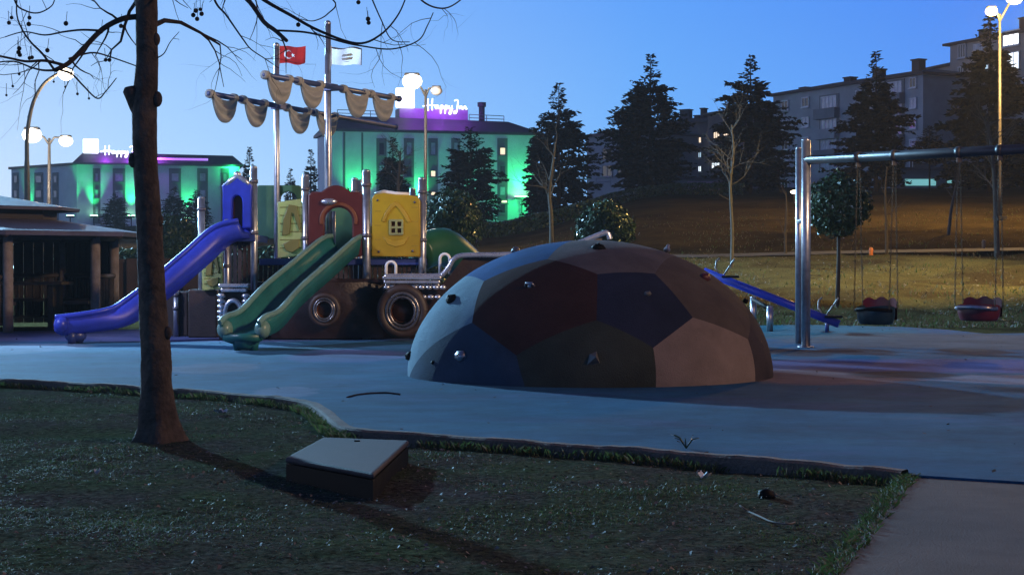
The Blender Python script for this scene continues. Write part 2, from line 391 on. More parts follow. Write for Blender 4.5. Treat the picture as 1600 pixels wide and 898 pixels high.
# kerb: stones set along the edge
mb = MB(); nrm = []
for i, p in enumerate(kl):
    d = (kl[min(i + 1, len(kl) - 1)] - kl[max(i - 1, 0)]).normalized(); nrm.append(Vector((d.y, -d.x, 0)))
prof = [(.004, -.1), (.004, .016), (.016, .026), (.075, .026), (.09, .012), (.09, -.1)]
vs = []; fs = []
for i, p in enumerate(kl):
    j = .8 + .45 * mnoise.noise((p.x * 2.3, p.y * 2.3, 0)) + .25 * mnoise.noise((p.x * 11, p.y * 11, 4))
    for a, z in prof: vs.append(Vector((p.x, p.y, z * (1 if z < 0 else j))) + nrm[i] * a)
k_ = len(prof)
for i in range(len(kl) - 1):
    for q in range(k_ - 1): fs.append((i * k_ + q, (i + 1) * k_ + q, (i + 1) * k_ + q + 1, i * k_ + q + 1))
mb.add(vs, fs); kind(mb.build('kerb', M_conc), 'structure')
# concrete footpath slab at the lower right
sl = [gz(1424, 743, -.012), gz(1600, 755, -.012), gz(1800, 767, -.012), gz(2100, 784, -.012), Vector((4.2, 1.6, 0)), Vector((.9, 1.6, 0)), gz(1290, 900, -.012), gz(1320, 868, -.012), gz(1352, 828, -.012), gz(1385, 786, -.012), gz(1405, 760, -.012)]
sheet('footpath', sl, -.012, M_slab, .08)
# path across the grass slope
mb = MB(); pp = [(-0.3, 45.0), (.0, 45.2), (.12, 44.9), (.2, 45.8), (.31, 46.5), (.5, 47)]
vs = []; fs = []
for i in range(61):
    u = -.3 + .8 * i / 60; y = np.interp(u, [a for a, b in pp], [b for a, b in pp])
    for d in (0, .9):
        x = u * y; vs.append((x, y + d, terr(x, y + d) + .05))
for i in range(60): fs.append((2 * i, 2 * i + 2, 2 * i + 3, 2 * i + 1))
mb.add(vs, fs); kind(mb.build('path', mat('path_paving', (.014, .012, .012), .9, 0, 3, .3)), 'structure')

# ------------------------------------------------------------------ buildings
def lit(name, col, s): return mat(name, (.8, .8, .8), .5, emit=col, estr=s)
M_wwarm = lit('lit_window_warm', (1.0, .72, .42), 1.3)
M_wwhite = lit('lit_window_white', (.85, .95, 1.0), 1.6)
M_wcool = lit('lit_window_cool', (.6, .85, 1.0), .8)
M_wbright = lit('lit_window_bright', (.92, .96, 1.0), 2.2)
M_wteal = lit('shopfront_light', (.3, .85, .8), .5)
M_glass = mat('dark_glass', (.02, .025, .035), .12, 0, .8, .3)
M_glass2 = mat('curtained_glass', (.34, .38, .44), .25, 0, 1.5, .25)
M_frame = mat('window_frame_white', (.55, .55, .58), .6, 0, 1, .1)
M_framed = mat('window_frame_grey', (.10, .11, .13), .6, 0, 1, .1)
M_hotel = mat('hotel_render', (.62, .66, .68), .85, 0, .35, .12, bump=.1)
M_hotel2 = mat('hotel_panel_dark', (.13, .14, .15), .8, 0, .5, .15)
M_roofd = mat('roof_dark_sheet', (.035, .035, .045), .6, 0, .6, .25)
M_aptb = mat('apartment_render_blue', (.28, .29, .31), .9, 0, .25, .2, bump=.1)
M_aptk = mat('apartment_render_brown', (.075, .06, .07), .9, 0, .25, .25)
M_aptc = mat('apartment_render_beige', (.36, .30, .26), .9, 0, .25, .2)
M_aptg = mat('apartment_render_grey', (.15, .16, .18), .9, 0, .25, .2)
M_tile = mat('roof_tile', (.05, .035, .035), .85, 0, .8, .3)
M_plinth = mat('sign_plinth', (.25, .22, .28), .7, 0, .6, .15)

class Facade:
    """a wall from plan point a to plan point b (left to right as seen); pixel rectangles land on it"""
    def __init__(s, a, b, z0, root, deep=11):
        s.a = Vector((a[0], a[1], 0)); s.b = Vector((b[0], b[1], 0)); s.z0 = z0; s.root = root; s.deep = deep
        s.u = (s.b - s.a).normalized(); s.n = Vector((s.u.y, -s.u.x, 0))      # towards the viewer
        if s.n.y > 0: s.n = -s.n
        s.m = Matrix((s.u, -s.n, Vector((0, 0, 1)))).transposed()
    def hit(s, px, py):
        d = ray(px, py); o = Vector((0, 0, CAMZ)); t = (s.a - o).dot(s.n) / d.dot(s.n); p = o + d * t
        return (p - s.a).dot(s.u), p.z
    def P(s, uu, z, out=0.0): p = s.a + s.u * uu + s.n * out; return Vector((p.x, p.y, z))
    def wall(s, m, zt, u0=0, u1=None, name='wall', out=0):
        u1 = (s.b - s.a).length if u1 is None else u1
        mb = MB(); mb.box(s.P((u0 + u1) / 2, (s.z0 + zt) / 2, out - s.deep / 2), (u1 - u0, s.deep, zt - s.z0), ax=s.m)
        return mb.build(name, m, s.root)
    def slab(s, name, m, px0, py0, px1, py1, out=.2, inn=.3, parent=None):
        u0, z1 = s.hit(px0, py0); u1, z0 = s.hit(px1, py1); 
        mb = MB(); mb.box(s.P((u0 + u1) / 2, (z0 + z1) / 2, (out - inn) / 2), (abs(u1 - u0), out + inn, abs(z1 - z0)), ax=s.m)
        return mb.build(name, m, parent or s.root)
    def window(s, px0, py0, px1, py1, mp, mf=None, bars=1, hb=0):
        mf = mf or M_frame
        u0, z1 = s.hit(px0, py0); u1, z0 = s.hit(px1, py1); t = .12
        mb = MB(); ax = s.m
        for zz in (z0 + t / 2, z1 - t / 2): mb.box(s.P((u0 + u1) / 2, zz, .10), (u1 - u0, .22, t), ax=ax)
        for k in range(bars + 2):
            uu = u0 + t / 2 + (u1 - u0 - t) * k / (bars + 1)
            mb.box(s.P(uu, (z0 + z1) / 2, .10), (t if k in (0, bars + 1) else .09, .14, z1 - z0 - 2 * t), ax=ax)
        for k in range(hb): mb.box(s.P((u0 + u1) / 2, z0 + (z1 - z0) * (k + 1) / (hb + 1), .105), (u1 - u0 - .02, .11, .09), ax=ax)
        mb.box(s.P((u0 + u1) / 2, z0 - .06, .14), (u1 - u0 + .2, .34, .1), ax=ax)
        f = mb.build('window', mf, s.root)
        q = MB(); q.quad(s.P(u0 + t, z0 + t, .125), s.P(u1 - t, z0 + t, .125), s.P(u1 - t, z1 - t, .125), s.P(u0 + t, z1 - t, .125))
        q.build('pane', mp, f, fix=False)
        return f

M_neon = lit('sign_white_light', (.80, .97, 1.0), 3.0)
M_neonp = lit('sign_violet_light', (.45, .12, .9), 1.1)
M_gfix = lit('green_floodlight_lens', (.35, 1.0, .5), 9.0)
M_fix = mat('floodlight_housing', (.03, .03, .03), .5)
GREEN = (.02, 1.0, .25)
def flood(loc, power, aimz, back, spread, label, size=.5, parent=None):
    """ground floodlight washing a facade: a real green lamp in a housing"""
    t = thing('floodlight', label, 'floodlight', loc, 'green floodlights at the foot of the hotels')
    mb = MB(); mb.box(Vector(loc) + Vector((0, 0, -.1)), (size * 1.4, size, .3)); mb.box(Vector(loc) + Vector((0, 0, -1.2)), (.15, .15, 2)); mb.build('housing', M_fix, t)
    mb = MB(); mb.box(Vector(loc) + Vector((0, 0, .1)), (size * 1.25, size * .9, .12)); mb.build('lens', M_gfix, t)
    light('green_lamp', Vector(loc) + Vector((0, 0, .4)), power, GREEN, t, .2, spread, Vector(loc) + Vector((0, back, aimz)), .9)
    return t

def roof_rail(root, pts, h=1.0):
    mb = MB()
    for i in range(len(pts) - 1):
        a, b = Vector(pts[i]), Vector(pts[i + 1])
        for k in (0.5, 1.0): mb.tube([a + Vector((0, 0, h * k)), b + Vector((0, 0, h * k))], .05, 5)
        n = max(1, int((b - a).length / 2))
        for q in range(n + 1): p = a.lerp(b, q / n); mb.tube([p, p + Vector((0, 0, h))], .05, 5)
    return mb.build('railing', M_framed, root)

def script_sign(name, label, cat, strokes, frame, m, rad, box=None, group=None):
    """lit handwriting: tubes bent along strokes; frame = function (x, y) -> world"""
    first = frame(0, 0); t = thing(name, label, cat, first, group)
    mb = MB()
    for st in strokes:
        pts = crspline([Vector((x, y, 0)) for x, y in st], 5)
        mb.tube([frame(p.x, p.y) for p in pts], rad, 6)
    mb.build('lettering', m, t)
    if box:
        (x0, y0, x1, y1, th) = box
        a, b, c, d = frame(x0, y0), frame(x1, y0), frame(x1, y1), frame(x0, y1)
        nn = (b - a).cross(d - a).normalized() * th
        q = MB(); q.prism([a, b, c, d], nn); bevel(q.build('sign_box', m, t), .15)
    return t
# "Happy Inn" in flowing handwriting (x right, y up, cap height 10)
def happy_strokes():
    S = [[(5, -1), (4.6, 5), (5, 11)], [(9.6, -.5), (9.4, 5), (10, 11.5)], [(-1, 3.4), (3, 4.2), (7, 4.7), (12, 4.6), (14.5, 3.8)]]
    S.append([(16.5, 4.3), (14.5, 4.6), (13.2, 3), (14, 1.4), (16, 2.3), (16.8, 4.4), (16.6, 2), (17.6, 1.6), (19, 2.4)])
    for x in (19, 24): S.append([(x + .8, 5), (x + .6, 1), (x + .2, -3.5), (x + .6, 1.5), (x + 1.6, 4.3), (x + 3.2, 4.2), (x + 3.4, 2.2), (x + 1.8, 1.5), (x + .9, 2)])
    S.append([(29, 4.6), (29, 2.2), (30.3, 1.6), (31.8, 2.6), (32.2, 4.8), (31.9, 0), (30.6, -3.6), (29, -3), (30.6, -.4), (33, 1.6)])
    S.append([(35, 9.5), (37, 10.6), (39, 9.6), (38.4, 4), (37.6, -1), (36, -3), (34.4, -2.2), (35.4, -.4)])
    S.append([(41, 4.4), (41, 1.6), (41.3, 3), (42.4, 4.4), (43.6, 3.8), (43.8, 1.7), (44.8, 1.8)])
    S.append([(45.4, 4.4), (45.4, 1.6), (45.7, 3), (46.8, 4.4), (48, 3.8), (48.2, 1.8), (49.6, 2.2)])
    return S

def hotel_right():
    a = at(519, 260, 222); b = at(840, 260, 229.5); z0 = terr(a.x, 222) - 1.0
    t = thing('hotel_building', 'pale hotel under a dark roof washed green by floodlights, violet glow at its roof sign', 'hotel', (a.x, 222, z0))
    f = Facade((a.x, 222), (b.x, 229.5), z0, t, 13)
    zt = f.hit(560, 206)[1]
    f.wall(M_hotel, zt)
    L = (f.b - f.a).length
    # hipped dark roof with a deep fascia
    zf = zt + .35; e = .5
    mb = MB(); mb.box(f.P(L / 2, zt + .175, -f.deep / 2), (L + 2 * e, f.deep + 2 * e, .35), ax=f.m)
    c = [f.P(-e, zf, e), f.P(L + e, zf, e), f.P(L + e, zf, -f.deep - e), f.P(-e, zf, -f.deep - e)]
    h = [f.P(1.2, zf + 1.9, -1.6), f.P(L - 3.8, zf + 1.6, -1.6), f.P(L - 3.8, zf + 1.6, -f.deep + 1.6), f.P(1.2, zf + 1.9, -f.deep + 1.6)]
    mb.add(c + h, [(0, 1, 5, 4), (1, 2, 6, 5), (2, 3, 7, 6), (3, 0, 4, 7), (4, 5, 6, 7)]); mb.build('roof', M_roofd, t)
    mb = MB(); u0, z = f.hit(630, 188); u1, _ = f.hit(738, 188); zr = zf + 1.7
    mb.box(f.P((u0 + u1) / 2, zr + .7, -4), (u1 - u0, 3, 1.6), ax=f.m); mb.build('rooftop_plinth', M_plinth, t)
    uc, _ = f.hit(764, 170); mb = MB(); mb.tube([f.P(uc, zr - .3, -4), f.P(uc, zr + 2.1, -4)], .42, 10); mb.tube([f.P(uc, zr + 2.1, -4), f.P(uc, zr + 2.7, -4)], .6, 10); mb.build('chimney', M_roofd, t)
    roof_rail(t, [f.P(1.2, zf + 1.9, -3), f.P(8, zf + 1.85, -3)], .9); roof_rail(t, [f.P(u1 + .3, zr, -3), f.P(L - 4, zr - .1, -3)], .9)
    # dark joints and window strips
    mb = MB()
    for px in (538, 566):
        u, _ = f.hit(px, 260); mb.box(f.P(u, (z0 + zt) / 2, 0), (.25, .1, zt - z0 - .2), ax=f.m)
    mb.build('wall_joint', M_hotel2, t)
    for x0, x1, lits in ((588, 604, ()), (631, 647, ()), (669, 684, (1, 2)), (777, 793, (0,)), (705, 719, ())):
        f.slab('window_bay', M_hotel2, x0, 216, x1, 345, .06, .02)
        for k, (y0, y1) in enumerate(((222, 243), (258, 277), (291, 306), (318, 334))):
            mp = (M_wwarm if k in lits else (M_glass2 if (x0 + k) % 2 else M_glass))
            yy0, yy1 = (y0 + 8, y1) if (mp is M_wwarm) else (y0, y1)
            f.window(x0 + 3, yy0, x1 - 3, yy1, mp, M_framed, 0)
    f.window(782, 312, 793, 318, M_wwarm, M_framed, 0)
    # rooftop sign
    su, sz = f.hit(668, 181); k = (f.hit(737, 181)[0] - su) / 50
    base = f.P(su, zr + 1.35, -2.4)
    script_sign('roof_sign', 'white handwritten rooftop sign with a glowing square box on the middle hotel', 'sign', happy_strokes(),
                lambda x, y: base + f.u * (x * k) + Vector((0, 0, 1.1 * y * k * 1.45 / 1.45)) , M_neon, .085, (-32, 1, -11, 21, .5), 'hotel roof signs')
    m2 = MB()
    for px in (672, 700, 732, 640): u, _ = f.hit(px, 170); m2.tube([f.P(u, zr + 1.2, -2.6), f.P(u, zr + 2.2, -2.6)], .05, 5)
    m2.build('sign_bracket', M_framed, t)
    for px, p in ((650, 500), (690, 900), (725, 500)):
        u, _ = f.hit(px, 180); light('violet_sign_glow', f.P(u, zr + 1.7, .2), p, (.45, .06, 1.0), t, .5)
    for px, py, p, lb in ((560, 322, 3600, 'green floodlight lighting the left corner of the middle hotel'),
                      (655, 320, 2200, 'green floodlight behind the yellow play panel, on the middle hotel'),
                      (735, 312, 800, 'green floodlight half hidden by the wide dark conifer'), (812, 309, 2600, 'brightest green floodlight at the right corner of the middle hotel')):
        u, z = f.hit(px, py); flood(f.P(u, z, 1.1), p, 7, .5, 100, lb, 1.5 if px == 812 else .9)
    u, z = f.hit(812, 318); light('green_spill', f.P(u, z + .5, 3.2), 900, GREEN, t, .4)
    return f
FR = hotel_right()

def hotel_left():
    a = at(120, 260, 262); b = at(374, 260, 268); z0 = terr(a.x, 262) - 1.5
    t = thing('hotel_building', 'long low hotel far left with narrow window bays and green and violet lighting', 'hotel', (a.x, 262, z0))
    f = Facade((a.x, 262), (b.x, 268), z0, t, 13); zt = f.hit(200, 258)[1]; f.wall(M_hotel, zt); L = (f.b - f.a).length
    aw = at(12, 270, 274); g = Facade((aw.x, 276), (a.x + .3, 263), z0, t, 11); zw = g.hit(60, 262)[1]; g.wall(M_hotel, zw, name='wing_wall')
    mb = MB(); Lg = (g.b - g.a).length; mb.box(g.P(Lg / 2 - .3, zw + .2, -5.5), (Lg, 11.8, .4), ax=g.m); mb.build('wing_roof', M_roofd, t)
    zf = zt + .3; mb = MB(); mb.box(f.P(L / 2, zt + .15, -6.5), (L + 1.2, 14.2, .3), ax=f.m)
    c = [f.P(-.6, zf, .6), f.P(L + .6, zf, .6), f.P(L + .6, zf, -13.6), f.P(-.6, zf, -13.6)]; h = [f.P(1, zf + 1.7, -1), f.P(L - 1, zf + 1.5, -1), f.P(L - 1, zf + 1.5, -12), f.P(1, zf + 1.7, -12)]
    mb.add(c + h, [(0, 1, 5, 4), (1, 2, 6, 5), (2, 3, 7, 6), (3, 0, 4, 7), (4, 5, 6, 7)]); mb.build('roof', M_roofd, t)
    for x0, x1 in ((145, 157), (176, 196), (232, 246), (264, 283), (308, 325), (345, 358)):
        f.slab('window_bay', M_hotel2, x0, 263, x1, 350, .06, .02)
        for y0, y1 in ((270, 284), (296, 310), (322, 336)): f.window(x0 + 3, y0, x1 - 3, y1, M_glass2, M_framed, 0)
    for x0, x1 in ((20, 30), (54, 68), (82, 92)):
        g.slab('window_bay', M_hotel2, x0, 270, x1, 350, .06, .02)
        for y0, y1 in ((274, 286), (297, 309), (320, 332)): g.window(x0 + 2, y0, x1 - 2, y1, M_glass2, M_framed, 0)
    # violet light strip under the roof edge
    mb = MB(); u0, z0_ = f.hit(243, 241); u1, _ = f.hit(325, 241); mb.box(f.P((u0 + u1) / 2, zf + .75, .05), (u1 - u0, .14, .35), ax=f.m); mb.build('light_strip', M_neonp, t)
    su, _ = f.hit(158, 232); k = (f.hit(222, 232)[0] - su) / 50; base = f.P(su, zf + 1.35, -.4)
    script_sign('roof_sign', 'white handwritten rooftop sign with glowing square box, partly behind the tree trunk', 'sign', happy_strokes(),
                lambda x, y: base + f.u * (x * k) + Vector((0, 0, y * k)), M_neon, .1, (-22, 1, -3, 19, .5), 'hotel roof signs')
    for px, p in ((165, 800), (205, 900), (250, 400)):
        u, _ = f.hit(px, 240); light('violet_sign_glow', f.P(u, zf + 1.2, .9), p, (.5, .06, 1.0), t, .5)
    for px, py, p, lb in ((110, 338, 4500, 'green floodlight on the left wing of the far left hotel'), (147, 338, 5000, 'green floodlight beside the left hotel stair bay'),
                      (205, 338, 6000, 'bright green floodlight just left of the tree trunk'), (293, 342, 3500, 'green floodlight low behind the blue slide')):
        u, z = f.hit(px, py); flood(f.P(u, z, .9), p, 8, .5, 56, lb, .8)
    u, z = g.hit(48, 345); flood(g.P(u, z, .9), 3000, 8, .5, 54, 'green floodlight at the far left end of the hotel wing', .8)
    u, z = f.hit(362, 262); light('green_spill', f.P(u, z, 1), 500, GREEN, t, .3)
hotel_left()

def hip_roof(f, zt, m, over=.8, rise=1.8, root=None, name='roof'):
    L = (f.b - f.a).length; mb = MB(); D = f.deep
    mb.box(f.P(L / 2, zt + .15, -D / 2), (L + 2 * over, D + 2 * over, .3), ax=f.m); z = zt + .3
    c = [f.P(-over, z, over), f.P(L + over, z, over), f.P(L + over, z, -D - over), f.P(-over, z, -D - over)]
    h = [f.P(D * .45, z + rise, -D / 2), f.P(L - D * .45, z + rise, -D / 2)]
    mb.add(c + h, [(0, 1, 5, 4), (1, 2, 5), (2, 3, 4, 5), (3, 0, 4)]); return mb.build(name, m, f.root)
def stack(f, px, py, wd, hg, back=-3):
    u, z = f.hit(px, py); mb = MB(); mb.box(f.P(u, z + hg / 2 - .8, back), (wd, 1.1, hg + 1.6), ax=f.m); mb.box(f.P(u, z + hg + .08, back), (wd + .25, 1.35, .16), ax=f.m)
    mb.build('chimney', M_tile, f.root)
def apartment(label, pl, yl, pr, yr, eave_px, eave_py, m, deep=11, rise=1.5):
    a = at(pl, 250, yl); b = at(pr, 250, yr); z0 = min(terr(a.x, yl), terr(b.x, yr)) - 4
    t = thing('apartment_building', label, 'apartment block', (a.x, yl, z0))
    f = Facade((a.x, yl), (b.x, yr), z0, t, deep); zt = f.hit(eave_px, eave_py)[1]; f.zt = zt
    f.wall(m, zt); hip_roof(f, zt, M_tile, .7, rise); return f
# far left: a low grey house between two conifers
f = apartment('low grey house between two dark conifers on the slope', 917, 214, 1000, 206, 960, 212, M_aptg, 10, 1.2)
for x0, y0, x1, y1 in ((942, 232, 958, 250), (942, 258, 958, 276), (966, 232, 978, 250), (966, 258, 978, 276)): f.window(x0, y0, x1, y1, M_glass, M_framed, 1)
stack(f, 974, 202, 1, .9); stack(f, 946, 208, .5, .7)
roof_rail(f.root, [f.P(.5, f.hit(930, 292)[1], 1.2), f.P(6, f.hit(930, 292)[1], 1.2)], 1)
# dark brown block with the lit windows
f = apartment('dark brown apartment block with a few warm and white lit windows', 1030, 252, 1128, 246, 1080, 193, M_aptk, 12, 1.3)
for x0, y0, x1, y1, mp in ((1088, 214, 1097, 224, M_wwarm), (1091, 237, 1097, 247, M_wcool), (1091, 259, 1097, 269, M_wwhite), (1092, 281, 1097, 286, M_wwarm), (1060, 214, 1070, 224, M_glass), (1060, 237, 1070, 247, M_glass), (1060, 259, 1070, 269, M_glass)): f.window(x0, y0, x1, y1, mp, M_framed, 1)
stack(f, 1057, 183, 1.6, 1.2); stack(f, 1085, 182, .6, 1.3); stack(f, 1076, 186, .8, .6)
f = apartment('brown apartment block rising beside the long blue-grey one, two warm windows lit', 1106, 243, 1216, 226, 1160, 172, M_aptk, 12, 1.0)
for x0, y0, x1, y1, mp in ((1116, 206, 1126, 218, M_wwarm), (1131, 203, 1142, 214, M_wwarm), (1113, 254, 1126, 263, M_wwhite), (1208, 207, 1218, 218, M_wwhite), (1118, 275, 1126, 282, M_wcool), (1150, 200, 1160, 212, M_glass), (1116, 230, 1126, 240, M_glass), (1150, 228, 1160, 240, M_glass)): f.window(x0, y0, x1, y1, mp, M_framed, 2)
stack(f, 1107, 186, 1.0, .8); stack(f, 1145, 172, .8, .8)
f = apartment('long blue-grey apartment block with balcony bays and white framed windows', 1208, 226, 1442, 200, 1330, 133, M_aptb, 12, 1.3)
for x in (1222, 1254):
    for k in range(5):
        if k * 31 + 158 < 300: f.window(x, 158 + k * 31 - (x - 1222) * .16, x + 11, 172 + k * 31 - (x - 1222) * .16, M_glass2 if k % 2 else M_glass, M_frame, 1)
for bx in (1281, 1383):
    dy = -(bx - 1281) * .22
    f.slab('balcony_bay', M_hotel2, bx, 150 + dy, bx + 30, 300, .10, .05)
    for k in range(5):
        y = 148 + k * 32 + dy
        f.slab('balcony', M_aptb if k % 2 else M_aptg, bx - 2, y + 24, bx + 31, y + 36, .9, .05)
        f.window(bx + 3, y + 4, bx + 27, y + 22, M_glass2, M_frame, 3)
for x in (1338, 1422):
    for k in range(5): y = 142 + k * 32 - (x - 1338) * .24; f.window(x, y, x + 11, y + 15, M_glass2 if (k + x) % 2 else M_glass, M_frame, 1)
stack(f, 1231, 146, 1.2, .8); stack(f, 1300, 128, 1.3, .6); stack(f, 1345, 118, 1.3, .8); stack(f, 1406, 108, 1.3, 1.2)
f = apartment('shadowed brown apartment block stepping back behind the tallest one', 1438, 232, 1496, 230, 1460, 122, M_aptk, 11, 1.0)
for k in range(4): f.window(1450, 140 + 32 * k, 1460, 154 + 32 * k, M_glass, M_framed, 1)
f = apartment('lower beige wing under a wide flat eave beside the tallest block', 1436, 236, 1500, 226, 1470, 106, M_aptc, 10, .9)
for x0, y0, x1, y1, mp in ((1474, 132, 1483, 140, M_wwarm), (1450, 118, 1460, 130, M_glass), (1456, 150, 1466, 162, M_glass)): f.window(x0, y0, x1, y1, mp, M_frame, 1)
f = apartment('tallest beige apartment block at top right with bright white windows', 1484, 214, 1720, 190, 1540, 62, M_aptc, 12, 1.0)
for x0, y0, x1, y1, mp in ((1568, 50, 1594, 70, M_wbright), (1568, 84, 1594, 110, M_wwhite), (1522, 102, 1546, 118, M_wcool), (1596, 122, 1606, 144, M_glass2), (1498, 70, 1510, 90, M_glass), (1498, 105, 1510, 122, M_glass), (1522, 70, 1542, 88, M_glass2), (1568, 122, 1590, 145, M_glass), (1620, 50, 1645, 70, M_glass2)): f.window(x0, y0, x1, y1, mp, M_frame, 2)
stack(f, 1574, 40, 1.4, 1.0); stack(f, 1510, 55, 1.2, .7)
# small buildings at the top of the slope
def kiosk(label, px0, px1, y_top, Y, bands):
    a = at(px0, y_top, Y); b = at(px1, y_top, Y); z0 = terr(a.x, Y) - 1.5
    t = thing('shop_building', label, 'shop', (a.x, Y, z0)); f = Facade((a.x, Y), (b.x, Y), z0, t, 6); zt = f.hit(px0, y_top)[1]; f.wall(M_hotel2, zt)
    mb = MB(); L = (f.b - f.a).length; mb.box(f.P(L / 2, zt + .15, -3), (L + .6, 6.6, .3), ax=f.m); mb.build('roof', M_roofd, t)
    for n, m, x0, y0, x1, y1, o in bands: f.slab(n, m, x0, y0, x1, y1, o, .02)
    return f
kiosk('small shop with a mauve awning at the top of the slope below the dark blocks', 1050, 1145, 281, 175, [('awning', mat('awning_mauve', (.34, .22, .30), .8, 0, 1, .1), 1074, 284, 1130, 297, .9), ('shop_sign', mat('sign_pale', (.55, .48, .5), .7, 0, 1, .1), 1117, 308, 1142, 316, .2)])
kiosk('small shop with a teal lit front below the brown blocks', 1395, 1500, 266, 175, [('shopfront', M_wteal, 1414, 280, 1462, 290, .1), ('shopfront', M_wteal, 1480, 277, 1487, 286, .1), ('shop_window', M_glass, 1428, 255, 1460, 266, .1)])

# ------------------------------------------------------------------ trees
def conifer(label, px, py_top, Y, prof, seed, dens=1.25, group='dark conifers on the slope', name='conifer_tree', sparse_top=.35):
    """cedar: trunk + whorls of boughs carrying many small needle sprays; prof = [(height fraction, half width px left, right)]"""
    rg = random.Random(seed); b = onterr(px, Y); top = at(px, py_top, Y); H = top.z - b.z
    t = thing(name, label, 'conifer', b, group)
    mb = MB(); mb.tube([b - Vector((0, 0, .3)), b + Vector((0, 0, H * .5)), b + Vector((0, 0, H * .97))], [H * .017, H * .010, .02], 7); mb.build('trunk', M_darkbark, t)
    hs_ = [p[0] for p in prof]; lw = [p[1] / ppm(Y) for p in prof]; rw = [p[2] / ppm(Y) for p in prof]
    mb = MB(); h = hs_[0] * H
    s = H / 12.0
    while h < H * .985:
        fr = h / H; l_ = np.interp(fr, hs_, lw); r_ = np.interp(fr, hs_, rw)
        nb = 3 if fr > .75 else 7
        for k in range(nb):
            a = rg.uniform(0, 2 * math.pi); cx = math.cos(a)
            rad = ((r_ if cx > 0 else l_) * abs(cx) + (l_ + r_) / 2 * (1 - abs(cx))) * rg.uniform(.55, 1.12)
            if rg.random() < .07: rad *= 1.25
            rise = rg.uniform(-.05, .35) * rad * (1.2 if fr > .7 else .4)
            tip = b + Vector((cx * rad, math.sin(a) * rad, h + rise)); root = b + Vector((0, 0, h - .1 * rad))
            n = max(3, int(rad / (.17 * s) * dens))
            side = Vector((-math.sin(a), cx, 0))
            for i in range(n):
                q = (i + .6) / n
                if q < .25 and fr < .75: continue
                p = root.lerp(tip, q) + Vector((0, 0, .10 * rad * math.sin(q * 3.1)))
                for _ in range(2):
                    sp = (.13 + .22 * (1 - abs(q - .55))) * s * rg.uniform(.6, 1.4) * (.75 if fr > .75 else 1.15)
                    d = (side * rg.choice((-1, 1)) * rg.uniform(.3, 1) + Vector((cx, math.sin(a), 0)) * rg.uniform(.2, .9) + Vector((0, 0, rg.uniform(-.45, .35)))).normalized()
                    nn = d.cross(Vector((rg.uniform(-1, 1), rg.uniform(-1, 1), rg.uniform(-1, 1)))).normalized() * sp * .33
                    e = p + d * sp * 1.5
                    mb.add([p - nn * .4, p + d * sp * .6 - nn, e, p + d * sp * .6 + nn], [(0, 1, 2, 3)])
        h += (.20 if fr < .75 else .24) * s * rg.uniform(.7, 1.3) / dens ** .5
    mb.build('crown', M_conifer, t, fix=False)
    return t
W = [(.06, 1, 1), (.12, .85, .85), (.3, 1, 1), (.55, .8, .8)]
conifer('fat dark conifer in front of the middle hotel, behind the tall lamp post', 735, 196, 105, [(.03, 40, 44), (.2, 46, 48), (.45, 48, 46), (.7, 36, 36), (.88, 18, 20), (1, 2, 2)], 11)
conifer('dark conifer behind the two masts in front of the hotel wall', 614, 212, 110, [(.05, 26, 32), (.3, 30, 36), (.6, 22, 22), (.8, 8, 10), (1, 1, 1)], 12)
conifer('dark conifer with a slim spire just right of the green lit hotel corner', 873, 128, 115, [(.02, 48, 56), (.2, 52, 64), (.45, 48, 62), (.64, 40, 40), (.74, 22, 26), (.9, 12, 12), (1, 1, 1)], 13)
conifer('smaller dark conifer leaning on the left side of the slim spired one', 846, 176, 118, [(.1, 26, 20), (.5, 24, 18), (.8, 10, 10), (1, 1, 1)], 23)
conifer('tall ragged conifer with gaps between its top boughs, middle of the slope', 1016, 82, 115, [(.02, 60, 56), (.2, 72, 62), (.42, 78, 64), (.56, 66, 56), (.62, 44, 38), (.72, 34, 28), (.88, 12, 13), (1, 1, 1)], 14)
conifer('tall conifer with a bushy spire in front of the brown blocks', 1172, 82, 112, [(.02, 62, 66), (.2, 70, 74), (.42, 62, 74), (.58, 46, 56), (.68, 42, 30), (.76, 24, 22), (.9, 12, 12), (1, 1, 1)], 15)
conifer('conifer in front of the blue-grey block, tip level with its chimneys', 1368, 76, 108, [(.04, 60, 40), (.2, 70, 44), (.45, 60, 56), (.62, 36, 34), (.74, 18, 17), (.9, 8, 9), (1, 1, 1)], 16)
conifer('tallest conifer at the right, beside the lamp post and bright windows', 1546, 14, 100, [(.03, 72, 74), (.2, 84, 82), (.45, 70, 72), (.6, 52, 54), (.72, 30, 30), (.88, 16, 16), (1, 1, 1)], 17)
conifer('low dark conifer filling the gap between the two right hand conifers', 1452, 196, 112, [(.42, 44, 40), (.55, 40, 40), (.75, 22, 22), (1, 2, 2)], 18)
for px, tp, sd, lb in ((390, 226, 31, 'small distant conifer left of the red flag mast'), (486, 230, 32, 'small distant conifer between the two masts'), (454, 262, 33, 'short distant bushy conifer beside the left mast')):
    conifer(lb, px, tp, 150, [(.3, 8, 8), (.6, 10, 10), (.8, 7, 6), (1, .5, .5)], sd, .9, 'small far conifers')
# trees in the gaps before the left hotel
for px, tp, sd, lb in ((180, 300, 34, 'dark tree in front of the far left hotel, left of the trunk'), (272, 292, 35, 'dark tree in front of the far left hotel, right of the trunk'), (306, 296, 36, 'dark tree by the low green floodlight behind the blue slide'), (545, 292, 37, 'dark tree low before the green lit wall behind the red arch'),):
    conifer(lb, px, tp, 105, [(.02, 20, 20), (.3, 26, 26), (.7, 16, 18), (1, 3, 3)], sd, .9, 'dark trees before the far hotel')

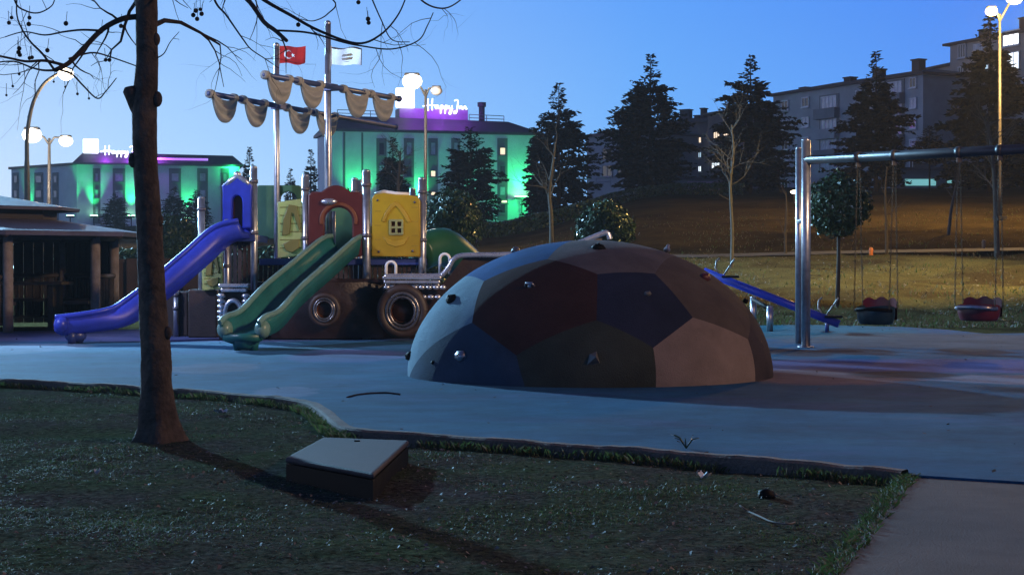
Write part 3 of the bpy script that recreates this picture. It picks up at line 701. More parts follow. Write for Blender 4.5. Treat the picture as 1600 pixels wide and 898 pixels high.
def leafball(name, label, cat, c, r, n, seed, squash=(1, 1, 1), base=None, trunk_r=0, leaf=.055, group=None):
    rg = random.Random(seed); base = base or Vector((c.x, c.y, terr(c.x, c.y)))
    t = thing(name, label, cat, base, group)
    if trunk_r:
        mb = MB(); mb.tube([base - Vector((0, 0, .2)), base.lerp(c, .5) + Vector((.02, 0, 0)), c], [trunk_r * 1.25, trunk_r, trunk_r * .7], 8)
        for k in range(9):
            a = rg.uniform(0, 6.28); mb.tube([c - Vector((0, 0, r * .7)), c + Vector((math.cos(a) * r * .6, math.sin(a) * r * .6, rg.uniform(-.3, .6) * r))], [trunk_r * .5, .006], 5)
        mb.build('trunk', M_darkbark, t)
    mb = MB()
    for i in range(n):
        z = rg.uniform(-1, 1); a = rg.uniform(0, 6.283); q = math.sqrt(1 - z * z)
        d = Vector((q * math.cos(a), q * math.sin(a), z))
        k = (1 - .45 * rg.random() ** 2.2) * (1 + .20 * mnoise.noise(d * 2.4 + Vector((seed, 0, 0))) + .17 * mnoise.noise(d * 6 + Vector((seed, 3, 0))) + (.22 * rg.random() if rg.random() < .05 else 0))
        p = c + Vector((d.x * squash[0], d.y * squash[1], d.z * squash[2])) * r * k
        if p.z < base.z: continue
        s = leaf * rg.uniform(.6, 1.3)
        ax = (d + Vector((rg.uniform(-1, 1), rg.uniform(-1, 1), rg.uniform(-1, 1))) * .9).normalized(); e = ax.orthogonal().normalized()
        e = Matrix.Rotation(rg.uniform(0, 6.28), 3, ax) @ e; f = ax.cross(e)
        mb.add([p - e * s, p + f * s * .5 + ax * s * .2, p + e * s, p - f * s * .5 + ax * s * .2], [(0, 1, 2, 3)])
    mb.build('crown', M_leaf, t, fix=False)
    return t
Yb = 33.0; c = at(1310, 322, Yb)
leafball('standard_tree', 'clipped ball-headed little tree on a thin stem right of the swing post', 'topiary tree', c, 46 / ppm(Yb), 5200, 41, base=Vector((at(1308, 478, Yb).x, Yb, terr(c.x, Yb))), trunk_r=.04)
Yb = 37.0; c = at(706, 348, Yb); leafball('round_bush', 'round glossy bush right of the yellow play panel', 'bush', c, 44 / ppm(Yb), 5200, 42, (1, 1, 1.12), trunk_r=.05)
Yb = 36.0; c = at(945, 358, Yb); leafball('round_bush', 'round glossy bush peeking out over the top of the dome', 'bush', c, 43 / ppm(Yb), 5200, 43, (1.02, 1, .95), trunk_r=.05)
Yb = 36.0; c = at(268, 372, Yb); leafball('round_bush', 'round glossy bush right of the bare tree trunk, behind the blue slide', 'bush', c, 34 / ppm(Yb), 3600, 44, (1, 1, 1), trunk_r=.05)

def twigs(mb, p, d, ln, r, depth, rg, droop=0.0, kids=(2, 4), spread=.9, flat=1.0):
    """a wavering shoot with side shoots"""
    pts = [p]; q = p.copy(); dd = d.normalized(); n = 5
    for i in range(n):
        dd = (dd + Vector((rg.uniform(-1, 1), rg.uniform(-1, 1) * flat, rg.uniform(-1, 1))) * .34 + Vector((0, 0, -droop))).normalized()
        q = q + dd * ln / n; pts.append(q.copy())
    mb.tube(pts, [r * (1 - .7 * i / n) for i in range(n + 1)], 5 if depth else 4, caps=False)
    if depth <= 0: return pts[-1]
    for k in range(rg.randint(*kids)):
        i = rg.randint(1, n); b = pts[i]; dv = (pts[i] - pts[i - 1]).normalized()
        e = (dv + Vector((rg.uniform(-1, 1), rg.uniform(-1, 1) * flat, rg.uniform(-.7, 1))) * spread).normalized()
        twigs(mb, b, e, ln * rg.uniform(.45, .75), r * (1 - .7 * i / n) * .7, depth - 1, rg, droop, kids, spread, flat)
    return pts[-1]
def bare_tree(label, pts_px, Y, r0, shoots, seed, m=M_palebark, group='bare young trees on the slope'):
    rg = random.Random(seed); base = onterr(pts_px[0][0], Y); t = thing('bare_tree', label, 'tree', base, group)
    P_ = [base - Vector((0, 0, .2))] + [at(x, y, Y) for x, y in pts_px[1:]]
    mb = MB(); n = len(P_); cr = crspline(P_, 4); mb.tube(cr, [r0 * (1 - .75 * i / len(cr)) for i in range(len(cr))], 7); mb.build('trunk', m, t)
    mb = MB(); H = (P_[-1] - P_[0]).length
    for k in range(shoots):
        q = rg.uniform(.38, 1); i = int(q * (len(cr) - 1)); p = cr[i]; a = rg.uniform(0, 6.28)
        d = Vector((math.cos(a) * .75, math.sin(a) * .6, rg.uniform(.5, 1.2)))
        twigs(mb, p, d, H * rg.uniform(.16, .32), r0 * .33 * (1.15 - q * .6), 2, rg)
    mb.build('crown', m, t, fix=False); return t
bare_tree('pale bare sapling standing left of the dome top, before the dark conifer', [(862, 378), (861, 340), (858, 300), (864, 255), (868, 222)], 46, .07, 9, 51)
bare_tree('pale bare tree with a straight trunk in front of the bushy-spired conifer', [(1143, 417), (1144, 360), (1141, 290), (1146, 240), (1143, 195)], 42.5, .052, 13, 52)
bare_tree('pale bare tree behind the swing beam, left of the right hand street lamp', [(1558, 388), (1556, 330), (1553, 270), (1548, 225), (1543, 190)], 46, .085, 12, 53)
bare_tree('thin leaning bare sapling seen below the swing beam between the two seats', [(1481, 372), (1486, 330), (1493, 295), (1500, 262), (1504, 240)], 52, .06, 6, 54)
bare_tree('thin dark sapling behind the left swing chains', [(1385, 396), (1385, 350), (1383, 300), (1386, 260)], 46, .05, 4, 55, M_darkbark)
bare_tree('bare shrubby tree in front of the middle hotel, between mast and lamp post', [(622, 330), (622, 295), (624, 262), (626, 236)], 80, .10, 16, 56, group='bare trees before the hotel')
bare_tree('thin dark sapling just right of the clipped ball tree foot', [(1228, 408), (1227, 370), (1229, 330), (1228, 300)], 46, .045, 3, 57, M_darkbark)

# ---- the plane tree in the foreground
def plane_tree():
    Y = 10.0; b = gz(252, 690, -.06); Y = b.y; t = thing('plane_tree', 'bare plane tree in the foreground grass with a knobbly trunk and hanging seed balls', 'tree', b)
    rg = random.Random(5)
    pr = [(252, 696, 36), (252, 680, 31), (250, 655, 27), (246, 610, 24.5), (243, 560, 23), (240, 500, 21.5), (237, 440, 21), (234, 380, 20), (231, 320, 20), (228, 260, 19), (226, 215, 19.5), (225, 170, 20), (227, 140, 19), (230, 100, 17.5), (229, 50, 16.5), (228, 0, 16.5), (226, -80, 16), (228, -200, 15), (222, -360, 13)]
    path = [(at(x, y, Y), w_ / ppm(Y)) for x, y, w_ in pr]
    mb = MB(); n = 26; fine = []
    for i in range(len(path) - 1):
        for k in range(5): q = k / 5; fine.append((path[i][0].lerp(path[i + 1][0], q), path[i][1] * (1 - q) + path[i + 1][1] * q))
    fine.append(path[-1]); vs = []; fs = []
    for i, (p, r_) in enumerate(fine):
        for k in range(n):
            a = 2 * math.pi * k / n; d = Vector((math.cos(a), math.sin(a), 0))
            rr = r_ * (1 + .10 * mnoise.noise(Vector((d.x * 1.3, d.y * 1.3, p.z * 3.5))) + .07 * mnoise.noise(Vector((d.x * 3, d.y * 3, p.z * 11))))
            if p.z < .3: rr *= 1 + (.3 - p.z) ** 1.5 * 2.2 * (.55 + .45 * math.cos(a * 5 + 1))
            vs.append(p + d * rr)
    for i in range(len(fine) - 1):
        for k in range(n): fs.append((i * n + k, i * n + (k + 1) % n, (i + 1) * n + (k + 1) % n, (i + 1) * n + k))
    mb.add(vs, fs, True)
    mb.tube([at(228, 190, Y), at(216, 165, Y), at(207, 148, Y - .02), at(203, 140, Y - .03), at(202, 136, Y - .03)], [.05, .055, .047, .045, .03], 12)      # stub of a sawn limb
    for x, y, r_ in ((246, 155, .03), (244, 62, .025), (208, 250, .03), (249, 345, .025), (262, 520, .025)): mb.ball(at(x, y, Y - .02), r_, 10, 7, (1, 1, 1.6))
    mb.build('trunk', M_bark, t)
    def limb(px, r0, r1, Ys, kids=3, seed=0, tip=True, nm='branch', tl=.5):
        rg2 = random.Random(seed); P_ = crspline([at(x, y, Ys[0] + (Ys[1] - Ys[0]) * i / (len(px) - 1)) for i, (x, y) in enumerate(px)], 6)
        m_ = MB(); L = len(P_); m_.tube(P_, [r0 + (r1 - r0) * (i / (L - 1)) for i in range(L)], 7)
        for k in range(max(1, int(kids * .7))):
            i = rg2.randint(L // 5, L - 1); dv = (P_[min(i + 1, L - 1)] - P_[i - 1]).normalized()
            e = (dv * .8 + Vector((rg2.uniform(-1, 1), rg2.uniform(-.6, .6), rg2.uniform(-1, .6)))).normalized()
            twigs(m_, P_[i], e, tl * rg2.uniform(.35, .9), max(.0022, (r0 + (r1 - r0) * i / L) * .45), 1, rg2, .03, (2, 3), 1.1, .6)
        return m_.build(nm, M_twig if r0 < .02 else M_bark, t, fix=False), P_
    u = .8 / ppm(Y)
    limb([(218, 26), (190, 30), (160, 46), (132, 74), (108, 98), (86, 110)], 6 * u, 4.5 * u, (Y, Y - .3), 6, 1)
    limb([(100, 102), (70, 95), (40, 96), (10, 90), (-40, 82), (-120, 90)], 3.2 * u, 1.5 * u, (Y - .27, Y - .5), 7, 2)
    limb([(84, 108), (66, 84), (48, 66), (34, 45), (26, 20), (28, -20)], 2.4 * u, 1.2 * u, (Y - .3, Y - .2), 5, 3)
    limb([(108, 92), (130, 85), (150, 83), (175, 90), (212, 103)], 2.2 * u, 1.2 * u, (Y - .28, Y + .1), 4, 4)
    limb([(88, 108), (112, 116), (130, 134), (152, 154), (166, 142), (182, 122)], 2.2 * u, .9 * u, (Y - .3, Y - .4), 4, 5, tl=.3)
    limb([(155, 48), (128, 47), (100, 50), (70, 55), (38, 50), (8, 58)], 2.4 * u, 1 * u, (Y - .15, Y + .1), 6, 6)
    limb([(86, 110), (68, 110), (50, 106), (20, 96), (-20, 100)], 2.4 * u, 1.2 * u, (Y - .3, Y - .1), 5, 7)
    limb([(228, -120), (280, -70), (335, -35), (385, -2), (412, 34), (430, 48), (448, 64)], 6 * u, 3.6 * u, (Y, Y - .5), 5, 8)
    limb([(228, -160), (300, -80), (360, -36), (412, 0), (454, 24), (498, 48), (557, 68), (594, 55), (623, 22), (640, -20)], 5 * u, 1.1 * u, (Y, Y - .2), 9, 9)
    limb([(430, 48), (470, 50), (498, 55), (535, 66), (564, 72), (612, 77), (653, 64), (668, 40), (677, 20)], 2.2 * u, .9 * u, (Y - .45, Y - .6), 7, 10)
    limb([(320, -40), (337, 4), (352, 22), (366, 42), (380, 62), (392, 77), (414, 92), (436, 107)], 2.4 * u, .8 * u, (Y - .2, Y - .4), 6, 11)
    limb([(590, -60), (640, -20), (660, 2), (680, 12), (700, 12), (720, 0), (740, -20)], 2.2 * u, 1.2 * u, (Y - .1, Y + .2), 3, 12)
    limb([(560, -50), (580, -4), (595, 30), (612, 62), (640, 66)], 1.8 * u, .8 * u, (Y - .1, Y - .3), 4, 13)
    limb([(438, -40), (520, 0), (512, 22), (490, 33), (470, 30)], 1.8 * u, .8 * u, (Y + .1, Y - .1), 4, 14)
    limb([(20, -40), (24, 4), (42, 18), (62, 20), (82, 8), (86, -10)], 2 * u, 1 * u, (Y - .2, Y), 4, 15)
    limb([(243, 92), (256, 84), (266, 66), (280, 50)], 1.4 * u, .6 * u, (Y, Y - .1), 2, 16, tl=.2)
    # crown above the picture
    m_ = MB(); rg3 = random.Random(77)
    for k in range(22):
        i = rg3.randint(len(fine) - 22, len(fine) - 1); a = rg3.uniform(0, 6.28)
        twigs(m_, fine[i][0], Vector((math.cos(a), math.sin(a), rg3.uniform(.4, 1.2))), rg3.uniform(.7, 1.4), .022, 2, rg3, -.01, (2, 3))
    m_.build('crown', M_twig, t, fix=False)
    for x, y, dY in ((308, 30, 0), (302, 24, .05), (315, 22, 0), (313, 15, .02), (306, 17, 0), (575, 30, 0), (576, 36, .02), (560, 4, 0), (165, 94, 0), (171, 94, .03), (30, 76, 0), (29, 82, 0), (31, 86, .05), (46, 91, 0), (50, 90, .04), (103, 37, 0), (194, 42, .02), (189, 41, 0), (158, 50, 0), (74, 79, 0), (121, 147, 0), (139, 154, 0), (102, 136, 0), (46, 28, 0), (18, 28, .1), (14, 36, 0), (45, 38, 0), (10, 149, 0), (20, 135, 0), (30, 116, 0), (466, 39, 0), (84, 128, 0)):
        p = at(x, y, Y - .25 + dY); m_ = MB(); r_ = .0132 * (1 if y < 100 else .6) * rg.uniform(.85, 1.1); m_.ball(p, r_, 12, 8); m_.tube([p, p + Vector((rg.uniform(-.01, .01), 0, .07))], .0018, 4); m_.build('seed_ball', M_seed, t)
plane_tree()

# ------------------------------------------------------------------ street lamps
M_lampglow = lit('lamp_lens_warm', (1.0, .86, .62), 5.0)
M_lampglow2 = lit('lamp_lens_white', (1.0, .94, .88), 6.0)
M_lpole = mat('lamp_post_paint', (.055, .052, .05), .5, .2, 6, .2)
M_lampof = mat('lamp_lens_off', (.4, .4, .42), .3)
M_lamp_orange = lit('lamp_lens_sodium', (1.0, .62, .25), 6.0)
WARM = (1.0, .70, .38); COOL = (.52, .68, 1.0); SOD = (1.0, .58, .17)
def head(root, p, d, lens, s=1.0):
    """lantern at the end of an arm; d = outward direction"""
    d = Vector(d).normalized(); ax = Matrix((d, Vector((-d.y, d.x, 0)), Vector((0, 0, 1)))).transposed()
    mb = MB(); mb.box(p + Vector((0, 0, .12 * s)), (.42 * s, .26 * s, .10 * s), ax=ax); h = bevel(mb.build('lamp_head', M_lpole, root), .04 * s)
    mb = MB(); mb.ball(p - Vector((0, 0, .06 * s)), .26 * s, 16, 10, (1.05, 1.0, .85)); mb.build('lens', lens, h)
def pole_lamp(label, px, Y, top_py, heads, r=.09, power=0, col=WARM):
    base = onterr(px, Y); top = at(px, top_py, Y); t = thing('street_lamp', label, 'street lamp', base, 'street lamps round the playground')
    mb = MB(); mb.tube([base - Vector((0, 0, .3)), base + Vector((0, 0, 1.2)), top], [r * 1.2, r, r * .6], 10); mb.box(base + Vector((0, 0, .05)), (.4, .4, .12)); mb.build('pole', M_lpole, t)
    for hx, hy, lens, pw, s in heads:
        p = at(hx, hy, Y); mb = MB(); dx = p.x - top.x
        mb.tube([top - Vector((0, 0, .25)), top + Vector((dx * .3, 0, .03)), p + Vector((0, 0, .08))], [.05, .04, .035], 7); mb.build('arm', M_lpole, t)
        head(t, p, (dx, 0, 0), lens, s)
        if pw: light('lamp_light', p + Vector((0, -2.0, -.7)), pw, col, t, .3)
    return t
pole_lamp('two-armed lamp post in front of the middle hotel with one very bright head', 665, 62, 140, [(644, 124, M_lampglow2, 900, 1.35), (682, 140, M_lampof, 0, .8)], .075, col=(1, .82, .62))
pole_lamp('two-armed lamp post at far left with both heads lit', 77, 66, 216, [(50, 208, M_lampglow2, 900, 1.4), (103, 218, M_lampglow, 400, 1.0)], .085, col=(1, .80, .58))
pole_lamp('tall lamp post at the top right glowing orange beside the tallest conifer', 1562, 60, 22, [(1549, 16, M_lamp_orange, 4200, .8), (1585, -6, M_lamp_orange, 4200, 1.1)], .07, col=SOD)
# swan-neck lamp
Y = 52; base = onterr(44, Y); t = thing('street_lamp', 'swan-neck lamp post curving over behind the plane tree branches', 'street lamp', base, 'street lamps round the playground')
mb = MB(); mb.tube([base - Vector((0, 0, .3)), at(43, 330, Y), at(42, 260, Y)] + crspline([at(42, 250, Y), at(43, 205, Y), at(52, 160, Y), at(68, 132, Y), at(86, 118, Y), at(98, 113, Y)], 6), [.11, .10, .085] + [.07 - .03 * i / 30 for i in range(31)], 10); mb.build('pole', M_lpole, t)
head(t, at(103, 113, Y), (1, 0, -.1), M_lampglow, .9); light('lamp_light', at(103, 113, Y) - Vector((0, 0, .4)), 500, WARM, t, .25)
# the floodlight mast that throws the long shadows: beyond the left edge of the picture
KX, KY, KH = -22.5, 49.0, 13.0
base = Vector((KX, KY, terr(KX, KY))); t = thing('street_lamp', 'tall cool white floodlight mast beyond the shelter that throws the long shadows', 'street lamp', base, 'street lamps round the playground')
mb = MB(); mb.tube([base - Vector((0, 0, .3)), base + Vector((0, 0, KH))], [.16, .09], 10); mb.build('pole', M_lpole, t)
head(t, Vector((KX, KY, KH)), (.5, -.87, 0), M_lampglow2, 1.6); light('lamp_light', Vector((KX + .2, KY - .4, KH - .5)), 120000, (.34, .68, 1.0), t, .35, 110, Vector((1, 12, 0)), .5)
# four lower lamps just outside the picture: a cool one aimed at the ship, a warm one by the footpath, an orange one by the slope
for lb, x, y, h, lens, pw, cl, aim in (('cool lamp post beyond the left edge, level with the play ship', -10.5, 17.6, 6.4, M_lampglow2, 3400, (.60, .68, 1.0), (-3, 22.6, 1)), ('warm lamp post beyond the right edge beside the footpath', 12.0, 8.0, 7.5, M_lampglow, 2200, (1.0, .55, .29), None), ('warm lamp post beyond the right edge, aimed at the ship', 8.8, 13.2, 6.5, M_lampglow, 4800, (1.0, .72, .46), (-2.6, 22.6, 1.4)), ('orange lamp post beyond the right edge beside the slope', 13.6, 35.5, 8.0, M_lamp_orange, 7500, (1.0, .68, .20), (7.0, 40, 1))):
    base = Vector((x, y, terr(x, y))); t = thing('street_lamp', lb, 'street lamp', base, 'street lamps round the playground')
    mb = MB(); mb.tube([base - Vector((0, 0, .3)), base + Vector((0, 0, h))], [.08, .055], 10); mb.build('pole', M_lpole, t)
    head(t, Vector((x, y, h)), (-math.copysign(1, x), 0, 0), lens, 1.0); light('lamp_light', Vector((x - math.copysign(.3, x), y, h - .5)), pw, cl, t, .3, (96 if y > 30 else 44 if x > 0 else 52) if aim else None, Vector(aim) if aim else None, .7)
# added lamps brightening the hotel walls, hidden behind the fat conifer and tree trunk
for lb, px, Y, h, pw in (('added unseen cool lamp brightening the middle hotel wall, behind the fat conifer', 735, 186, 6.0, 8500), ('added unseen cool lamp brightening the far left hotel wall, behind the plane tree trunk', 233, 236, 5.0, 2600)):
    base = onterr(px, Y); t = thing('street_lamp', lb, 'street lamp', base, 'street lamps round the playground')
    mb = MB(); mb.tube([base - Vector((0, 0, .3)), base + Vector((0, 0, h))], [.10, .07], 8); mb.build('pole', M_lpole, t)
    head(t, base + Vector((0, 0, h)), (0, 1, 0), M_lampglow2, 1.0); light('lamp_light', base + Vector((0, .5, h - .5)), pw, (.34, .50, 1.0), t, .4)
# small wall lamp far behind the swing post
p = at(1241, 300, 70); t = thing('park_lamp', 'small lit park lamp seen at the left edge of the swing posts', 'park lamp', onterr(1241, 70)); b_ = onterr(1241, 70)
mb = MB(); mb.tube([b_ - Vector((0, 0, .2)), Vector((p.x, p.y, p.z))], .035, 7); mb.build('pole', M_darkbark, t)
mb = MB(); mb.ball(p, .11, 12, 8, (1.5, 1, .7)); mb.build('lens', M_lampglow, t)
for px, py, Y, m, lb in ((1361, 393, 45.6, mat('bollard_orange', (.6, .16, .03), .5, 0, 4, .1), 'small orange marker post beside the slope path'), (1537, 377, 48, mat('bollard_pale', (.35, .22, .12), .6, 0, 4, .1), 'pale marker post on the slope right of the leaning sapling')):
    b_ = onterr(px, Y); mb = MB(); mb.tube([b_ - Vector((0, 0, .1)), b_ + Vector((0, 0, .19)), b_ + Vector((0, 0, .23))], [.06, .055, .03], 12); mb.tube([b_ + Vector((0, 0, .13)), b_ + Vector((0, 0, .16))], .063, 12)
    tag(mb.build('marker_post', m, origin=b_), lb, 'marker post')

# ------------------------------------------------------------------ shelter at the left
M_shingle = mat('roof_shingle', (.12, .105, .135), .5, 0, 3, .25, bump=.5, bscale=14)
M_wood = mat('dark_stained_wood', (.035, .022, .018), .7, 0, 7, .3, bump=.3)
M_post = mat('weathered_post', (.16, .11, .085), .8, 0, 5, .45, col2=(.30, .25, .22), bump=.4)
def shelter():
    cx, cy = -8.35, 26.6; rr = 2.12; z0 = terr(cx, cy) + .03
    t = thing('park_shelter', 'dark timber shelter with a two-tier shingle roof at the left edge', 'shelter', (cx, cy, z0))
    def ring(r, z, n=8, a0=22.5): return [Vector((cx + r * math.cos(R(a0 + 360 * k / n)), cy + r * math.sin(R(a0 + 360 * k / n)), z)) for k in range(n)]
    ze = at(210, 364, cy).z; zi = at(0, 341, 25.5).z - .12
    mb = MB(); a, b_ = ring(rr + .45, ze), ring(1.15, zi + .12); a2, b2 = ring(rr + .42, ze - .07), ring(1.12, zi)
    mb.add(a + b_ + a2 + b2, [(k, (k + 1) % 8, 8 + (k + 1) % 8, 8 + k) for k in range(8)] + [(16 + k, 24 + k, 24 + (k + 1) % 8, 16 + (k + 1) % 8) for k in range(8)] + [(k, 16 + k, 16 + (k + 1) % 8, (k + 1) % 8) for k in range(8)])
    mb.build('roof', M_shingle, t)
    mb = MB()
    for k in range(8):
        mb.tube([ring(rr + .4, ze - .06)[k], ring(1.1, zi - .02)[k]], .05, 6)
        p, q = ring(1.98, ze - .06, 8, 25)[k], ring(1.98, ze - .06, 8, 25)[(k + 1) % 8]; mb.tube([p, q], .07, 6)
    mb.build('roof_beam', M_wood, t)
    zt = at(0, 303, cy).z - .25; zl = at(45, 321, 25.4).z
    mb = MB(); a, a2 = ring(1.05, zi - .05), ring(1.05, zl); mb.add(a + a2, [(k, (k + 1) % 8, 8 + (k + 1) % 8, 8 + k) for k in range(8)]); mb.build('lantern_wall', M_wood, t)
    mb = MB(); a, a2 = ring(1.42, zl), ring(1.40, zl - .05); mb.add(a + a2 + [Vector((cx, cy, zt + .25))], [(k, (k + 1) % 8, 16) for k in range(8)] + [(8 + k, k, (k + 1) % 8, 8 + (k + 1) % 8) for k in range(8)]); mb.build('upper_roof', M_shingle, t)
    P_ = ring(1.98, z0, 8, 25); 
    for k in range(8):
        mb = MB(); mb.tube([P_[k] - Vector((0, 0, .1)), Vector((P_[k].x, P_[k].y, ze - .02))], .075, 10); mb.build('post', M_post, t)
        if k in (6,): continue
        if k in (0, 1, 2, 3):
            q, r_ = P_[k], P_[(k + 1) % 8]; mb = MB(); nn_ = (r_ - q).normalized(); wn_ = Vector((nn_.y, -nn_.x, 0)) * .03
            for i_ in range(9): f0, f1 = i_ / 9 + .004, (i_ + 1) / 9 - .004; A_, B_ = q.lerp(r_, f0), q.lerp(r_, f1); mb.prism([A_ + Vector((0, 0, .05)), B_ + Vector((0, 0, .05)), Vector((B_.x, B_.y, ze - .12)), Vector((A_.x, A_.y, ze - .12))], wn_)
            mb.build('back_boards', M_wood, t)
        q, r_ = P_[k], P_[(k + 1) % 8]; d = (r_ - q)
        mb = MB(); mb.tube([q + Vector((0, 0, .85)), r_ + Vector((0, 0, .85))], .04, 6); mb.tube([q + Vector((0, 0, .15)), r_ + Vector((0, 0, .15))], .03, 6)
        for i in range(1, 12): s_ = q + d * (i / 12); mb.tube([s_ + Vector((0, 0, .15)), s_ + Vector((0, 0, .85))], .022, 5)
        mb.build('railing', M_wood, t)
        mb = MB(); ins = (Vector((cx, cy, 0)) - (q + r_) / 2); ins.z = 0; ins = ins.normalized() * .28; mb.prism([q + ins * .4 + Vector((0, 0, .42)), r_ + ins * .4 + Vector((0, 0, .42)), r_ + ins * 1.7 + Vector((0, 0, .42)), q + ins * 1.7 + Vector((0, 0, .42))], (0, 0, .05)); mb.build('bench', M_wood, t)
    tb = thing('picnic_table', 'dark table inside the timber shelter', 'table', (cx + .5, cy, z0)); mb = MB(); mb.box((cx + .5, cy, z0 + .74), (1.5, .75, .05)); bevel(mb.build('table_top', M_wood, tb), .01)
    for sx in (-.55, .55): mb = MB(); mb.box((cx + .5 + sx, cy, z0 + .36), (.08, .6, .71)); mb.build('leg', M_wood, tb)
shelter()
# clipped hedge and low wall behind the play area
M_wallb = mat('low_wall_render', (.085, .05, .035), .9, 0, 2, .3, bump=.3)
mb = MB(); a, b_ = at(125, 470, 33), at(345, 470, 33); z0 = terr(a.x, 33); mb.box(((a.x + b_.x) / 2, 33, z0 + .45), (b_.x - a.x, .2, 1.1)); mb.box(((a.x + b_.x) / 2, 33, z0 + 1.03), (b_.x - a.x + .1, .3, .07))
for k in range(6): mb.box((a.x + (b_.x - a.x) * k / 5, 32.95, z0 + .5), (.28, .34, 1.15))
tag(mb.build('low_wall', M_wallb, origin=(a.x, 33, z0)), 'low brown wall behind the blue slide', 'wall')
def hedge(label, px0, px1, Y, h, seed, n=5000):
    rg = random.Random(seed); a, b_ = onterr(px0, Y), onterr(px1, Y); t = thing('hedge', label, 'hedge', a)
    mb = MB()
    for i in range(60): q = i / 59; p = a.lerp(b_, q); p.z = terr(p.x, p.y); mb.tube([p, p + Vector((rg.uniform(-.2, .2), rg.uniform(-.2, .2), h * .7))], [.02, .008], 4)
    mb.build('stem', M_darkbark, t); mb = MB()
    for i in range(n):
        q = rg.random(); p = a.lerp(b_, q); hh = h * (1 + .25 * mnoise.noise((p.x * .6, seed, 0))); p = Vector((p.x, Y + rg.uniform(-.55, .55), terr(p.x, Y) + hh * (1 - rg.random() ** 2)))
        s = .085 * rg.uniform(.6, 1.3); d = Vector((rg.uniform(-1, 1), rg.uniform(-1, 1), rg.uniform(-1, 1))).normalized(); e = d.orthogonal().normalized(); f_ = d.cross(e)
        mb.add([p - e * s, p + f_ * s * .6, p + e * s, p - f_ * s * .6], [(0, 1, 2, 3)])
    mb.build('foliage', M_leaf, t, fix=False)
hedge('dark hedge behind the shelter at far left', -180, 250, 40, 1.0, 61, 5000)
hedge('dark hedge behind the play ship', 330, 720, 42, .9, 62, 5000)
hedge('dark hedge at the foot of the green lit hotel corner', 690, 930, 78, .7, 63, 5000)
hedge('dark hedge along the top of the slope under the low grey house', 900, 1160, 100, .7, 64, 4500)

